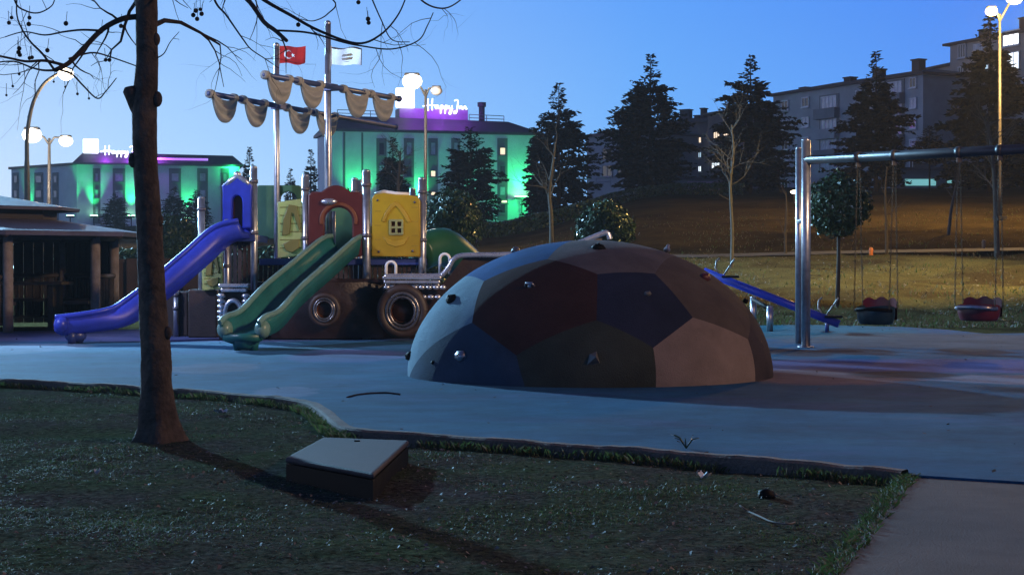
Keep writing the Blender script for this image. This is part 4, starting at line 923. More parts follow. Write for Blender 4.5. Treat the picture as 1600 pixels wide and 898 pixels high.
# ------------------------------------------------------------------ the play ship
YS = 22.6
def play_ship():
    b = Vector((at(500, 530, YS).x, YS, 0)); t = thing('play_ship', 'ship-shaped climbing frame with two masts of swag sails, a blue slide and a green slide', 'play structure', b)
    G = lambda px, Y: Vector((at(px, 500, Y).x, Y, 0))
    # posts
    for px, py, Y, r_ in ((397, 262, YS, .048), (355, 345, YS - .1, .042), (478, 275, YS, .048), (573, 268, YS - .05, .056), (660, 280, YS, .052), (555, 280, YS + 1.2, .045), (563, 283, YS + 1.3, .045), (645, 296, YS + 1.3, .045), (434, 290, YS + 1.1, .042), (315, 310, YS + .9, .048), (275, 455, YS + .9, .04), (340, 395, YS + 1.1, .04)):
        p = G(px, Y); top = at(px, py, Y); mb = MB(); mb.tube([p, Vector((p.x, Y, top.z))], r_, 14); mb.ball((p.x, Y, top.z), r_, 12, 6, (1, 1, .6))
        o = mb.build('post', M_steel, t)
        for f_ in (.62, .92):
            mb = MB(); mb.tube([Vector((p.x, Y, top.z * f_ - .025)), Vector((p.x, Y, top.z * f_ + .025))], r_ * 1.22, 14); mb.build('clamp', M_clamp, o)
    # platforms
    pz = at(500, 402, YS).z
    for x0, x1, Y0, Y1, z in ((350, 400, YS - .1, YS + 1.1, at(370, 372, YS).z), (478, 662, YS + .02, YS + 1.25, pz - .06), (400, 480, YS + .3, YS + 1.2, pz - .06)):
        a, c = at(x0, 400, YS), at(x1, 400, YS); mb = MB(); mb.box(((a.x + c.x) / 2, (Y0 + Y1) / 2, z), (c.x - a.x, Y1 - Y0, .09)); bevel(mb.build('platform', M_darkbl, t), .01)
    # red arch board
    arch = [(484, 398), (484, 306), (489, 302), (503, 302)] + [(505 + 2 * k, 302 - 10 * math.sin(math.pi * k / 20) ** .7) for k in range(1, 20)] + [(548, 302), (562, 303), (567, 307), (567, 398), (553, 400), (553, 366)] + arc(529, 345, 24, 23, 0, 180, 14)[0:] + [(505, 400)]
    pxpanel('red_arch_board', [arch], YS - .02, .06, M_red, t, .02)
    o = pxpanel('arch_moulding', [arc(529, 345, 29, 28, -10, 190, 16) + list(reversed(arc(529, 345, 25.5, 24.5, -10, 190, 16)))], YS - .065, .03, M_orange, t, .008)
    mb = MB(); mb.ball(at(514, 315, YS - .1), .075, 12, 8, (1.5, .6, .6)); mb.build('bell', M_chrome, t)
    # inside of the arch: dark green board with a porthole light
    pxpanel('back_board', [rrect(506, 318, 553, 398, 4)], YS + 1.1, .05, M_dgreen, t)
    mb = MB(); mb.tube([at(521, 400, YS + .4), at(521, 330, YS + .4)], .03, 8); mb.build('grab_rail', M_steel, t)
    # yellow house board
    yb = pxpanel('yellow_house_board', [[(583, 399), (583, 311), (587, 306), (600, 304), (618, 306), (640, 307), (651, 309), (655, 314), (655, 399)], rrect(609, 344, 629, 366, 2)], YS - .02, .07, M_yellow, t, .018)
    pxpanel('arch_relief', [[(597, 345), (603, 332), (611, 320), (618, 316), (625, 320), (634, 333), (641, 346), (637, 347), (629, 334), (622, 324), (618, 321), (613, 325), (606, 334), (601, 346)]], YS - .066, .03, M_yellow2, yb, .008)
    pxpanel('sill_relief', [[(600, 371), (612, 377), (626, 377), (637, 371), (631, 382), (618, 385), (606, 381)]], YS - .066, .02, M_yellow2, yb, .006)
    pxpanel('window_frame', [rrect(608, 343, 630, 367, 2), rrect(611, 346, 618, 354, 1), rrect(620.5, 346, 627.5, 354, 1), rrect(611, 356.5, 618, 364.5, 1), rrect(620.5, 356.5, 627.5, 364.5, 1)], YS - .07, .03, M_cream, yb, .004)
    mb = MB(); c = at(619, 355, YS + .03); mb.box(c, (.19, .01, .21)); mb.build('window_back', M_orange, yb)
    mb = MB()
    for y in (330, 352, 374, 390): a, c = at(586, y, YS - .073), at(595, y, YS - .073); mb.box((a + c) / 2, (c.x - a.x, .006, .012)); a, c = at(643, y - 6, YS - .073), at(653, y - 6, YS - .073); mb.box((a + c) / 2, (c.x - a.x, .006, .012))
    mb.build('brick_groove', M_yellow2, yb)
    for bx, by in ((592, 393), (645, 392), (590, 313), (648, 316)):
        mb = MB(); q = at(bx, by, YS - .075); mb.tube([q, q + Vector((0, -.012, 0))], .016, 8); mb.build('bolt', M_clamp, yb)
    mb = MB(); mb.tube([at(586, 304, YS + .05), at(600, 300, YS + .05), at(618, 303, YS + .05), at(640, 304, YS + .05)], .03, 8); mb.build('top_roll', M_white, yb)
    # cream house board, angled; another low at the left
    for nm, x0, y0, x1, y1, Y in (('cream_house_board', 436, 312, 474, 401, YS + .03), ('low_cream_board', 318, 394, 346, 452, YS + .5)):
        W_, H_ = x1 - x0, y1 - y0; q = lambda fx, fy: (x0 + W_ * fx, y0 + H_ * fy)
        o = pxpanel(nm, [[q(0, 1), q(0, .06), q(.5, .03), q(1, 0), q(1, .96)]], Y, .06, M_cream, t, .014)
        pxpanel('arch_relief', [[q(.16, .62), q(.2, .35), q(.42, .1), q(.72, .12), q(.88, .5), q(.84, .52), q(.62, .24), q(.5, .22), q(.42, .6)]], Y - .045, .04, M_olive, o, .008)
        pxpanel('bowl_relief', [[q(.2, .78), q(.5, .72), q(.82, .7), q(.8, .84), q(.55, .92), q(.3, .88)]], Y - .045, .04, M_olive, o, .008)
        mb = MB()
        for k in range(1, 7): a, c = at(*q(.04, k / 7), Y - .046), at(*q(.96, k / 7 - .02), Y - .046); mb.box((a + c) / 2, (c.x - a.x, .008, .012))
        mb.build('brick_groove', M_olive, o)
    pxpanel('dark_green_board', [rrect(402, 291, 470, 372, 4), arc(451, 312, 14, 14, 0, 360, 16)], YS + 1.15, .05, M_dgreen, t)
    # blue turret
    bt = pxpanel('blue_turret_board', [[(351, 354), (351, 300), (350, 292), (357, 284), (364, 280), (371, 274), (378, 280), (386, 284), (393, 291), (392, 300), (392, 354), (382, 354), (382, 318)] + arc(371.5, 314, 10, 11, 0, 180, 10) + [(361, 354)]], YS - .03, .09, M_bluepl, t, .02)
    pxpanel('turret_door', [[(361, 353), (361, 316)] + list(reversed(arc(371.5, 314, 10, 10, 0, 180, 10))) + [(382, 353)]], YS + .05, .03, M_orange, t, .004)
    mb = MB(); mb.tube([at(351, 293, YS - .05), at(360, 283, YS - .07), at(371, 275, YS - .07), at(383, 283, YS - .07), at(393, 292, YS - .05)], .04, 8); mb.ball(at(371, 273, YS - .05), .05, 10, 7); mb.build('turret_crest', M_chrome, bt)
    pxpanel('turret_side_board', [rrect(384, 300, 397, 356, 2)], YS + .5, .05, M_bluepl, t)
    # slides: an open trough swept down a path
    def slide(name, m, path, wvec, hw, wall_h, mrim, foot):
        """path of centre points; wvec = across direction; U-section"""
        P_ = crspline(path, 8); wv = Vector(wvec).normalized(); n = len(P_); sec = []
        for i in range(13):
            a = -1 + 2 * i / 12; sec.append((a * hw, wall_h * max(0, (abs(a) - .62) / .38) ** 1.4))
        outer = [(hw * 1.10, wall_h * .96), (hw * 1.12, wall_h * .5), (hw * 1.06, -.05), (hw * .6, -.09), (-hw * .6, -.09), (-hw * 1.06, -.05), (-hw * 1.12, wall_h * .5), (-hw * 1.10, wall_h * .96)]
        lp = sec + outer; vs = []; fs = []
        for i, p in enumerate(P_):
            d = (P_[min(i + 1, n - 1)] - P_[max(i - 1, 0)]).normalized(); up = wv.cross(d); up = up if up.z > 0 else -up
            up = up.normalized()
            for a, h in lp: vs.append(p + wv * a + up * h)
        L = len(lp)
        for i in range(n - 1):
            for k in range(L): fs.append((i * L + k, i * L + (k + 1) % L, (i + 1) * L + (k + 1) % L, (i + 1) * L + k))
        fs += [tuple(range(L)), tuple(range((n - 1) * L, n * L))]
        mb = MB(); mb.add(vs, fs, True); o = mb.build(name, m, t)
        for s_ in (-1, 1):
            mb = MB(); q = []
            for i, p in enumerate(P_):
                d = (P_[min(i + 1, n - 1)] - P_[max(i - 1, 0)]).normalized(); up = wv.cross(d); up = (up if up.z > 0 else -up).normalized(); q.append(p + wv * hw * 1.06 * s_ + up * (wall_h + .01))
            mb.tube(q, .036, 8); mb.build('side_rail', mrim, o)
        e = P_[-1]; d = (P_[-1] - P_[-3]).normalized()
        for s_ in (-1, 1):
            mb = MB(); q = e - d * .06 + wv * hw * s_ * 1.02; mb.ball(q + Vector((0, 0, wall_h * .35)), .095, 16, 10, (1.0, 1.25, 1.15)); mb.build('side_horn', mrim, o)
        mb = MB(); mb.tube([e - wv * hw * .95, e + wv * hw * .95], .05, 12); mb.build('end_lip', m, o)
        mb = MB(); f0 = e - d * .12
        for s_ in (-.5, .5): mb.tube([f0 + wv * hw * s_ - Vector((0, 0, .05)), Vector((f0.x, f0.y, .0)) + wv * hw * s_ * .8], [.07, .05], 10)
        mb.ball((f0.x, f0.y, .1), .12, 12, 8, (1.2, 1, .8)); mb.build('foot', foot, o)
        return o
    s0 = at(388, 362, YS - .1)
    slide('blue_slide', M_bluepl, [s0, at(352, 372, YS - .2), at(310, 408, YS - .4), at(260, 451, YS - .6), at(222, 480, YS - .75), at(190, 499, YS - .9), at(145, 508, YS - 1.05), at(103, 513, YS - 1.15)], (.35, 1, 0), .20, .14, M_bluepl, M_darkbl)
    g0 = at(530, 395, YS - .1); ge = gz(378, 548)
    ge = Vector((ge.x, ge.y, .16))
    mid = g0.lerp(ge, .8)
    gd = (ge - g0); acr = Vector((-gd.y, gd.x, 0)).normalized()
    slide('green_slide', M_greenpl, [g0 + Vector((.12, .15, .04)), g0, g0.lerp(ge, .3), g0.lerp(ge, .6), g0.lerp(ge, .82) - Vector((0, 0, .06)), ge - gd.normalized() * .14 + Vector((0, 0, .01)), ge], (acr.x * .55 + .45, acr.y * .55, 0), .225, .18, M_greenpl2, M_greenpl)
    # green tube at the back
    mb = MB(); mb.tube(crspline([at(655, 395, YS + 1), at(690, 384, YS + 1.3), at(715, 400, YS + 1.6), at(740, 425, YS + 1.9)], 6), .26, 16); mb.build('tube_slide', M_greentube, t)
    # hull planks and dark skirts
    hull = MB(); fr = lambda s_: (at(s_, 500, YS - .05).x)
    xs = [425 + (605 - 425) * i / 18 for i in range(19)]
    def hp(i, j): 
        x = at(425 + 180 * i, 500, YS).x; z = .02 + (at(500, 441, YS).z - .02) * j; y = YS - .10 - .22 * math.sin(math.pi * min(1, max(0, i))) * (.4 + .6 * math.sin(j * 2.2))
        return Vector((x, y, z + .006 * math.sin(j * 40)))
    hull.grid(hp, 24, 20); o = hull.build('hull', M_brown, t); o.data.update()
    mb = MB(); x0, x1 = at(425, 500, YS).x, at(605, 500, YS).x; zt = at(500, 441, YS).z; mb.box(((x0 + x1) / 2, YS + .5, zt / 2), (x1 - x0, 1.1, zt - .03)); mb.build('hull_core', M_brown2, t)
    mb = MB(); mb.box(((x0 + x1) / 2, YS - .14, zt + .02), (x1 - x0 + .05, .12, .06)); bevel(mb.build('hull_rail', M_brown, t), .02)
    for y0, x0, x1, Y in ((405, 480, 660, YS + .1), (405, 400, 478, YS + .5), (376, 352, 398, YS + .3)):
        mb = MB(); za, zb = at(500, y0 + 2, Y).z, at(500, 446, Y).z; k = x0
        while k < x1: a = at(k, 420, Y); mb.box((a.x, Y, (za + zb) / 2), (.05, .03, za - zb)); k += 7.6
        a, c = at(x0, 420, Y), at(x1, 420, Y)
        for z in (za - .02, zb + .03): mb.box(((a.x + c.x) / 2, Y + .025, z), (c.x - a.x, .03, .05))
        mb.build('slat_fence', M_brown2, t)
    for x0, y0, x1, y1, Y in ((300, 452, 345, 520, YS + .85), (252, 455, 300, 515, YS + 1.25), (398, 440, 432, 522, YS + .5)):
        a, c = at(x0, y0, Y), at(x1, y1, Y); mb = MB(); mb.box(((a.x + c.x) / 2, Y, (a.z) / 2), (c.x - a.x, .6, a.z)); bevel(mb.build('skirt_board', M_brown2, t), .02)
    def porthole(px, py, Y, rp, m, par):
        c = at(px, py, Y); r_ = rp / ppm(Y); mb = MB()
        def ring(R_, rt): mb.tube([c + Vector((R_ * math.cos(2 * math.pi * k / 28), -.03, R_ * 1.12 * math.sin(2 * math.pi * k / 28))) for k in range(29)], rt, 8, caps=False)
        ring(r_, r_ * .12); ring(r_ * .80, r_ * .09); o = mb.build('porthole', m, par)
        mb = MB(); mb.tube([c + Vector((r_ * 1.32 * math.cos(2 * math.pi * k / 28), .01, r_ * 1.42 * math.sin(2 * math.pi * k / 28))) for k in range(29)], r_ * .30, 10, caps=False); mb.build('porthole_barrel', M_brown2, o)
        mb = MB(); mb.tube([c + Vector((0, -.02, 0)), c + Vector((0, .12, 0))], r_ * .7, 24, caps=False); mb.build('porthole_liner', M_orange, o)
        mb = MB(); mb.tube([c + Vector((0, .08, 0)), c + Vector((0, .1, 0))], r_ * .69, 24); mb.build('porthole_back', M_brown, o)
    M_port = mat('porthole_metal', (.17, .16, .17), .28, .75, 8, .3)
    porthole(507, 484, YS - .36, 16, M_port, t)
    # bow: moulded silver gunwale, bead rows, porthole, handles, rising rail
    YB = YS - .5
    def bow(i, j):
        px = 598 + 345 * i; zt_ = at(px, 446 if px < 690 else max(372, 446 - 50 * min(1, (px - 690) / 40) - 26 * max(0, (px - 800) / 140)), YB).z
        z = .03 + (zt_ - .03) * j; fl = .35 * math.sin(j * 1.7) * (1 - .5 * i)
        return Vector((at(px, 500, YB).x, YB + .1 - fl * .5 + .3 * (i ** 2), z))
    mb = MB(); mb.grid(bow, 40, 14); mb.build('bow_hull', M_brown, t)
    mb = MB(); mb.grid(lambda i, j: bow(i, 1) + Vector((0, j * .5, 0)), 40, 2); mb.build('bow_deck', M_brown2, t)
    mb = MB(); a, c = at(599, 434, YB), at(690, 434, YB)
    mb.box(((a.x + c.x) / 2, YB - .06, a.z), (c.x - a.x, .26, .05)); mb.box(((a.x + c.x) / 2, YB - .08, a.z - .055), (c.x - a.x - .03, .22, .045)); mb.box(((a.x + c.x) / 2, YB - .05, a.z - .1), (c.x - a.x - .05, .16, .04)); bevel(mb.build('gunwale', M_chrome, t), .015)
    rail = [at(x, y, YB - .05) for x, y in [(600, 432), (640, 431), (682, 431), (692, 428), (702, 416), (708, 406), (718, 400), (740, 398.5), (790, 398), (860, 392), (905, 379), (938, 366), (949, 364), (953, 374)]]
    mb = MB(); mb.tube(crspline(rail, 6), .035, 10); mb.build('bow_rail', M_chrome, t)
    for row, y in enumerate((449, 464)):
        mb = MB()
        for k in range(9 - row): mb.ball(at(604 + k * 11 + row * 3, y, YB - .16), .04, 10, 7, (1.15, .8, .8))
        mb.build('bead_row', M_chrome, t)
    porthole(629, 486, YB - .17, 25, M_port, t)
    for px, py in ((611, 421), (695, 409)):
        c = at(px, py, YB + .1); wd = .065; mb = MB(); mb.tube([c + Vector((-wd, 0, -.16)), c + Vector((-wd, 0, .04))] + [c + Vector((-wd * math.cos(math.pi * k / 8), 0, .04 + wd * math.sin(math.pi * k / 8))) for k in range(1, 8)] + [c + Vector((wd, 0, .04)), c + Vector((wd, 0, -.16))], .02, 8); mb.build('grab_handle', M_white, t)
    # silver stern window under the turret
    YT = YS - .35; mb = MB(); a, c = at(343, 446, YT), at(390, 446, YT); mb.box(((a.x + c.x) / 2, YT, a.z), (c.x - a.x, .2, .05)); mb.box(((a.x + c.x) / 2, YT, a.z - .06), (c.x - a.x - .06, .16, .05)); bevel(mb.build('stern_ledge', M_chrome, t), .015)
    for px in (346, 384):
        mb = MB()
        for k in range(5): mb.ball(at(px, 462 + 8.5 * k, YT - .03), .045, 10, 7, (1.25, .9, .8))
        mb.build('bead_column', M_chrome, t)
    mb = MB(); cc = at(365, 490, YT); r_ = 13 / ppm(YT); mb.tube([cc + Vector((r_, -.03, -.18))] + [cc + Vector((r_ * math.cos(math.pi * k / 12), -.03, r_ * 1.6 * math.sin(math.pi * k / 12))) for k in range(13)] + [cc + Vector((-r_, -.03, -.18))], .035, 8); mb.build('stern_arch', M_chrome, t)
    a, c = at(342, 452, YT + .08), at(392, 520, YT + .08); mb = MB(); mb.box(((a.x + c.x) / 2, YT + .12, a.z / 2), (c.x - a.x, .14, a.z)); bevel(mb.build('stern_board', M_brown, t), .02)
    # masts, yards, sails
    def mast(px, py, Y, r_, yl, ym, yr, nsail, py_label):
        p = G(px, Y); top = at(px, py, Y)
        mb = MB(); mb.tube([p, Vector((p.x, Y, top.z * .55)), Vector((p.x, Y, top.z))], [r_, r_ * .9, r_ * .8], 14); mb.ball((p.x, Y, top.z), r_ * .85, 10, 6); mo = mb.build('mast', M_steel, t)
        c = at(*ym, Y); hz = (c.z - CAMZ) * F * math.cos(PITCH)
        def onbar(q):      # point of the level yard seen at this pixel
            d = ray(*q); k = (c.z - CAMZ) / d.z; return Vector((d.x * k, d.y * k, c.z))
        A, B = onbar(yl), onbar(yr); u = (B - A); u.z = 0; u.normalize()
        off = Vector((u.y, -u.x, 0)); off = off if off.y < 0 else -off
        A, B = A + off * .07, B + off * .07
        mb = MB(); mb.tube([A, B], .038, 10)
        for e in (A, B): mb.ball(e, .05, 10, 6)
        mid_ = Vector((p.x, Y, c.z)); mb.box(mid_ + off * .03, (.16, .16, .09), math.atan2(u.y, u.x)); yo = mb.build('yard', M_pole_dark, t)
        def tpx(x):        # distance along the bar of pixel column x
            k = (x - 800) / F; return (A.x - k * A.y) / (k * u.y - u.x)
        for x0, x1, drop in nsail:
            t0, t1 = tpx(x0), tpx(x1); W_ = t1 - t0; cm = A + u * ((t0 + t1) / 2); H_ = drop / ppm(cm.y)
            def sf(side):
                def f_(i, j):
                    s_ = -1 + 2 * i; top_ = -.27 * H_ * (1 - abs(s_) ** 2.2) * 1.0 + .04; bot = top_ - (H_ - .30 * H_) * (1 - abs(s_) ** 2.6) ** .62 - .035
                    z = top_ + (bot - top_) * j; nar = 1 - .10 * j
                    fold = .018 * math.sin(j * 15 + 1) * (1 - s_ * s_)
                    return A + u * ((t0 + t1) / 2 + s_ * W_ / 2 * nar) + Vector((0, 0, z)) + off * (.045 + (.05 * math.sin(math.pi * min(1, j)) * (1 - s_ * s_) + fold if side > 0 else -.02))
                return f_
            mb = MB(); mb.grid(sf(1), 22, 16); mb.grid(sf(-1), 22, 16)
            for e in (t0 + .05, t1 - .05): q = A + u * e; mb.tube([q + u * -.04, q + u * .04], .06, 10)
            mb.build('sail', M_sail, yo)
        return top, off
    m2 = mast(513, 37, YS + .4, .052, (408, 118), (513, 137), (617, 155), ((412, 455, 45), (464, 504, 42), (534, 574, 44), (577, 614, 42)), 0)
    m1 = mast(433, 71, YS + .9, .046, (321, 147), (433, 166), (612, 199), ((326, 369, 44), (377, 416, 42), (446, 483, 40), (489, 526, 38)), 0)
    return t
play_ship()
def flag(label, mast_px, Y, px0, py0, px1, py1, fill, mats, seed, slope=0):
    a = at(px0, py0, Y); W_ = (px1 - px0) / ppm(Y); H_ = (py1 - py0) / ppm(Y); t0 = Vector(a)
    t = thing('flag', label, 'flag', a - Vector((0, 0, H_)))
    nu, nv = 120, 80; mb = MB(); vs = []; fs = []; mi = []
    for i in range(nu + 1):
        for j in range(nv + 1):
            u_, v_ = i / nu, j / nv
            vs.append(a + Vector((W_ * u_, .05 * math.sin(u_ * 8 + v_ * 1.5) * u_ ** .5, -H_ * v_ - slope * H_ * u_ + .018 * math.sin(u_ * 7.5 + seed) * (u_ ** .6))))
    for i in range(nu):
        for j in range(nv): fs.append((i * (nv + 1) + j, (i + 1) * (nv + 1) + j, (i + 1) * (nv + 1) + j + 1, i * (nv + 1) + j + 1)); mi.append(fill((i + .5) / nu, (j + .5) / nv))
    mb.add(vs, fs, True); mb.mi = mi; mb.build('cloth', mats, t, fix=False)
    mb = MB(); mb.tube([a + Vector((-.01, 0, .02)), a + Vector((-.01, 0, -H_ - .02))], .012, 6); mb.build('hoist', M_flagwhite, t)
def turk(u, v):
    x, y = u * 1.5, v
    if math.hypot(x - .5, y - .5) < .25 and math.hypot(x - .5625, y - .5) > .2: return 1
    dx, dy = x - .79, y - .5; r_ = math.hypot(dx, dy); an = math.atan2(dy, dx) + math.pi
    k = (an % (2 * math.pi / 5)); k = min(k, 2 * math.pi / 5 - k)
    R1, R2 = .125, .125 * .382; a5 = math.pi / 5
    # edge of a five pointed star
    x1, y1, x2, y2 = R1, 0, R2 * math.cos(a5), R2 * math.sin(a5); dxs, dys = math.cos(k), math.sin(k)
    den = dxs * (y2 - y1) - dys * (x2 - x1); rad = (x1 * (y2 - y1) - y1 * (x2 - x1)) / den
    return 1 if r_ < rad else 0
def white_flag(u, v):
    if v < .07 + .03 * math.sin(u * 9) or u > .965: return 1
    if math.hypot((u - .52) * 1.5, v - .55) < .28: return 2 if (int(v * 14) % 3 != 1) else 0
    return 0
flag('red flag with white crescent and star on the left mast', 433, YS + .9, 437, 72, 477, 99, turk, [M_flagred, M_flagwhite], 0, .05)
flag('white flag with a grey emblem and dark top edge on the tall mast', 513, YS + .4, 518, 74, 565, 101, white_flag, [M_flagwhite, M_flagdark, M_flaggrey], 2, .05)

# ------------------------------------------------------------------ climbing dome
def dome():
    c = Vector((.712, 15.3, 0)); S = Vector((1.67, 1.67, 1.235))
    t = thing('climbing_dome', 'large half-football climbing dome in blue, maroon, grey, beige and green patches', 'climbing dome', c)
    cols = dict(LB=(.22, .31, .36), BL=(.045, .072, .115), M=(.058, .030, .028), BT=(.03, .10, .26), GT=(.13, .12, .125), N=(.026, .034, .064), GR=(.105, .090, .080), BE=(.26, .215, .19), RD=(.065, .058, .062), DG=(.048, .058, .048))
    seeds = [('LB', (-1.093, -0.459, 0.500), 0.118), ('BL', (-1.047, -0.931, -0.053), 0.328), ('M', (-0.306, -0.854, 0.657), 0.061), ('BT', (-0.366, -0.277, 0.921), -0.079), ('GT', (0.123, -0.438, 0.898), 0.0), ('N', (0.239, -0.848, 0.623), 0.019), ('GR', (0.799, -0.646, 0.845), 0.176), ('BE', (0.659, -0.910, 0.215), 0.032), ('RD', (0.832, -0.103, 0.163), 0.057), ('DG', (-0.068, -1.378, 0.242), 0.2),
             ('BE', (-.35, .55, .75), 0), ('BT', (.3, .62, .68), 0), ('M', (-.85, .5, .2), 0), ('LB', (-.1, .95, .25), 0), ('BL', (.8, .6, .1), 0)]
    base = bmesh.new(); n, m = 160, 64; vs = []
    for j in range(m):
        th = math.pi / 2 * j / m
        vs.append([base.verts.new((math.cos(th) * math.cos(2 * math.pi * k / n), math.cos(th) * math.sin(2 * math.pi * k / n), math.sin(th) )) for k in range(n)])
    pole = base.verts.new((0, 0, 1))
    for j in range(m - 1):
        for k in range(n): base.faces.new((vs[j][k], vs[j][(k + 1) % n], vs[j + 1][(k + 1) % n], vs[j + 1][k]))
    for k in range(n): base.faces.new((vs[m - 1][k], vs[m - 1][(k + 1) % n], pole))
    tmp = bpy.data.meshes.new('tmp'); base.to_mesh(tmp); base.free()
    for i, (nm, s, wi) in enumerate(seeds):
        b = bmesh.new(); b.from_mesh(tmp); s = Vector(s)
        for k, (_, q, wk) in enumerate(seeds):
            if k == i: continue
            q = Vector(q); nn = (q - s); d = (q.length_squared - s.length_squared - wk + wi) / 2
            co_ = nn * (d / nn.length_squared)
            bmesh.ops.bisect_plane(b, geom=b.verts[:] + b.edges[:] + b.faces[:], plane_co=co_, plane_no=nn, clear_outer=True)
        if not b.faces: b.free(); continue
        for v in b.verts:
            p = v.co.copy(); r_ = 1 + .004 * mnoise.noise(p * 3)
            v.co = Vector((p.x * S.x, p.y * S.y, p.z * S.z)) * r_
        for f in b.faces: f.smooth = True
        me = bpy.data.meshes.new('patch'); b.to_mesh(me); b.free()
        me.materials.append(mat('dome_rubber_' + nm, tuple(x * .66 for x in cols[nm]), .9, 0, 2.0, .2, col2=tuple(x * 1.22 for x in cols[nm]), bump=.6, bscale=110, spec=.1, detail=10))
        o = bpy.data.objects.new('patch', me); COL.objects.link(o); o.parent = t
    bpy.data.meshes.remove(tmp)
    def hit(px, py):
        d = ray(px, py); o = Vector((0, 0, CAMZ)) - c; o = Vector((o.x / S.x, o.y / S.y, o.z / S.z)); e = Vector((d.x / S.x, d.y / S.y, d.z / S.z))
        A, B, C_ = e.dot(e), o.dot(e), o.dot(o) - 1; D = B * B - A * C_
        D = max(D, 0); k = (-B - math.sqrt(D)) / A; p = o + e * k; nrm_ = Vector((p.x / S.x, p.y / S.y, p.z / S.z)).normalized(); return c + Vector((p.x * S.x, p.y * S.y, p.z * S.z)), nrm_
    hm = [M_black, mat('hold_grey', (.14, .14, .13), .4, 0, 20, .3), M_steel, mat('hold_red', (.10, .02, .02), .4, 0, 20, .3)]
    rg = random.Random(3)
    for px, py, r_, k, st in ((706, 468, .062, 0, 1), (828, 447, .040, 2, 0), (720, 556, .055, 2, 1), (927, 561, .058, 1, 2), (640, 556, .05, 0, 1), (806, 392, .05, 1, 1), (935, 388, .055, 0, 1), (1042, 390, .05, 2, 0), (1102, 434, .055, 3, 1), (1012, 459, .03, 1, 1), (676, 566, .02, 0, 1), (1165, 470, .03, 0, 1)):
        p, nn = hit(px, py); mb = MB(); q = nn.to_track_quat('Z', 'Y').to_matrix()
        if st == 0: mb.tube([p + q @ Vector((-r_, 0, -.01)), p + q @ Vector((-r_ * .7, 0, r_ * .8)), p + q @ Vector((r_ * .7, 0, r_ * .8)), p + q @ Vector((r_, 0, -.01))], r_ * .32, 8); mb.ball(p, r_ * .6, 10, 6)
        elif st == 2: mb.add([p + q @ Vector(v_) * r_ for v_ in ((-1, -.9, -.1), (1, -.7, -.1), (.5, 1.2, -.1), (-.6, .8, -.1), (.35, .1, 1.1))], [(0, 1, 2, 3), (0, 1, 4), (1, 2, 4), (2, 3, 4), (3, 0, 4)])
        else:
            mb.ball((0, 0, 0), r_, 12, 8, (1.15, .85, .75), .16, rg); mb.v = [tuple(p + q @ Vector(v_)) for v_ in mb.v]
            mb.tube([p + nn * r_ * .5, p + nn * r_ * .85], r_ * .22, 8)
        mb.build('climbing_hold', hm[k], t)
dome()

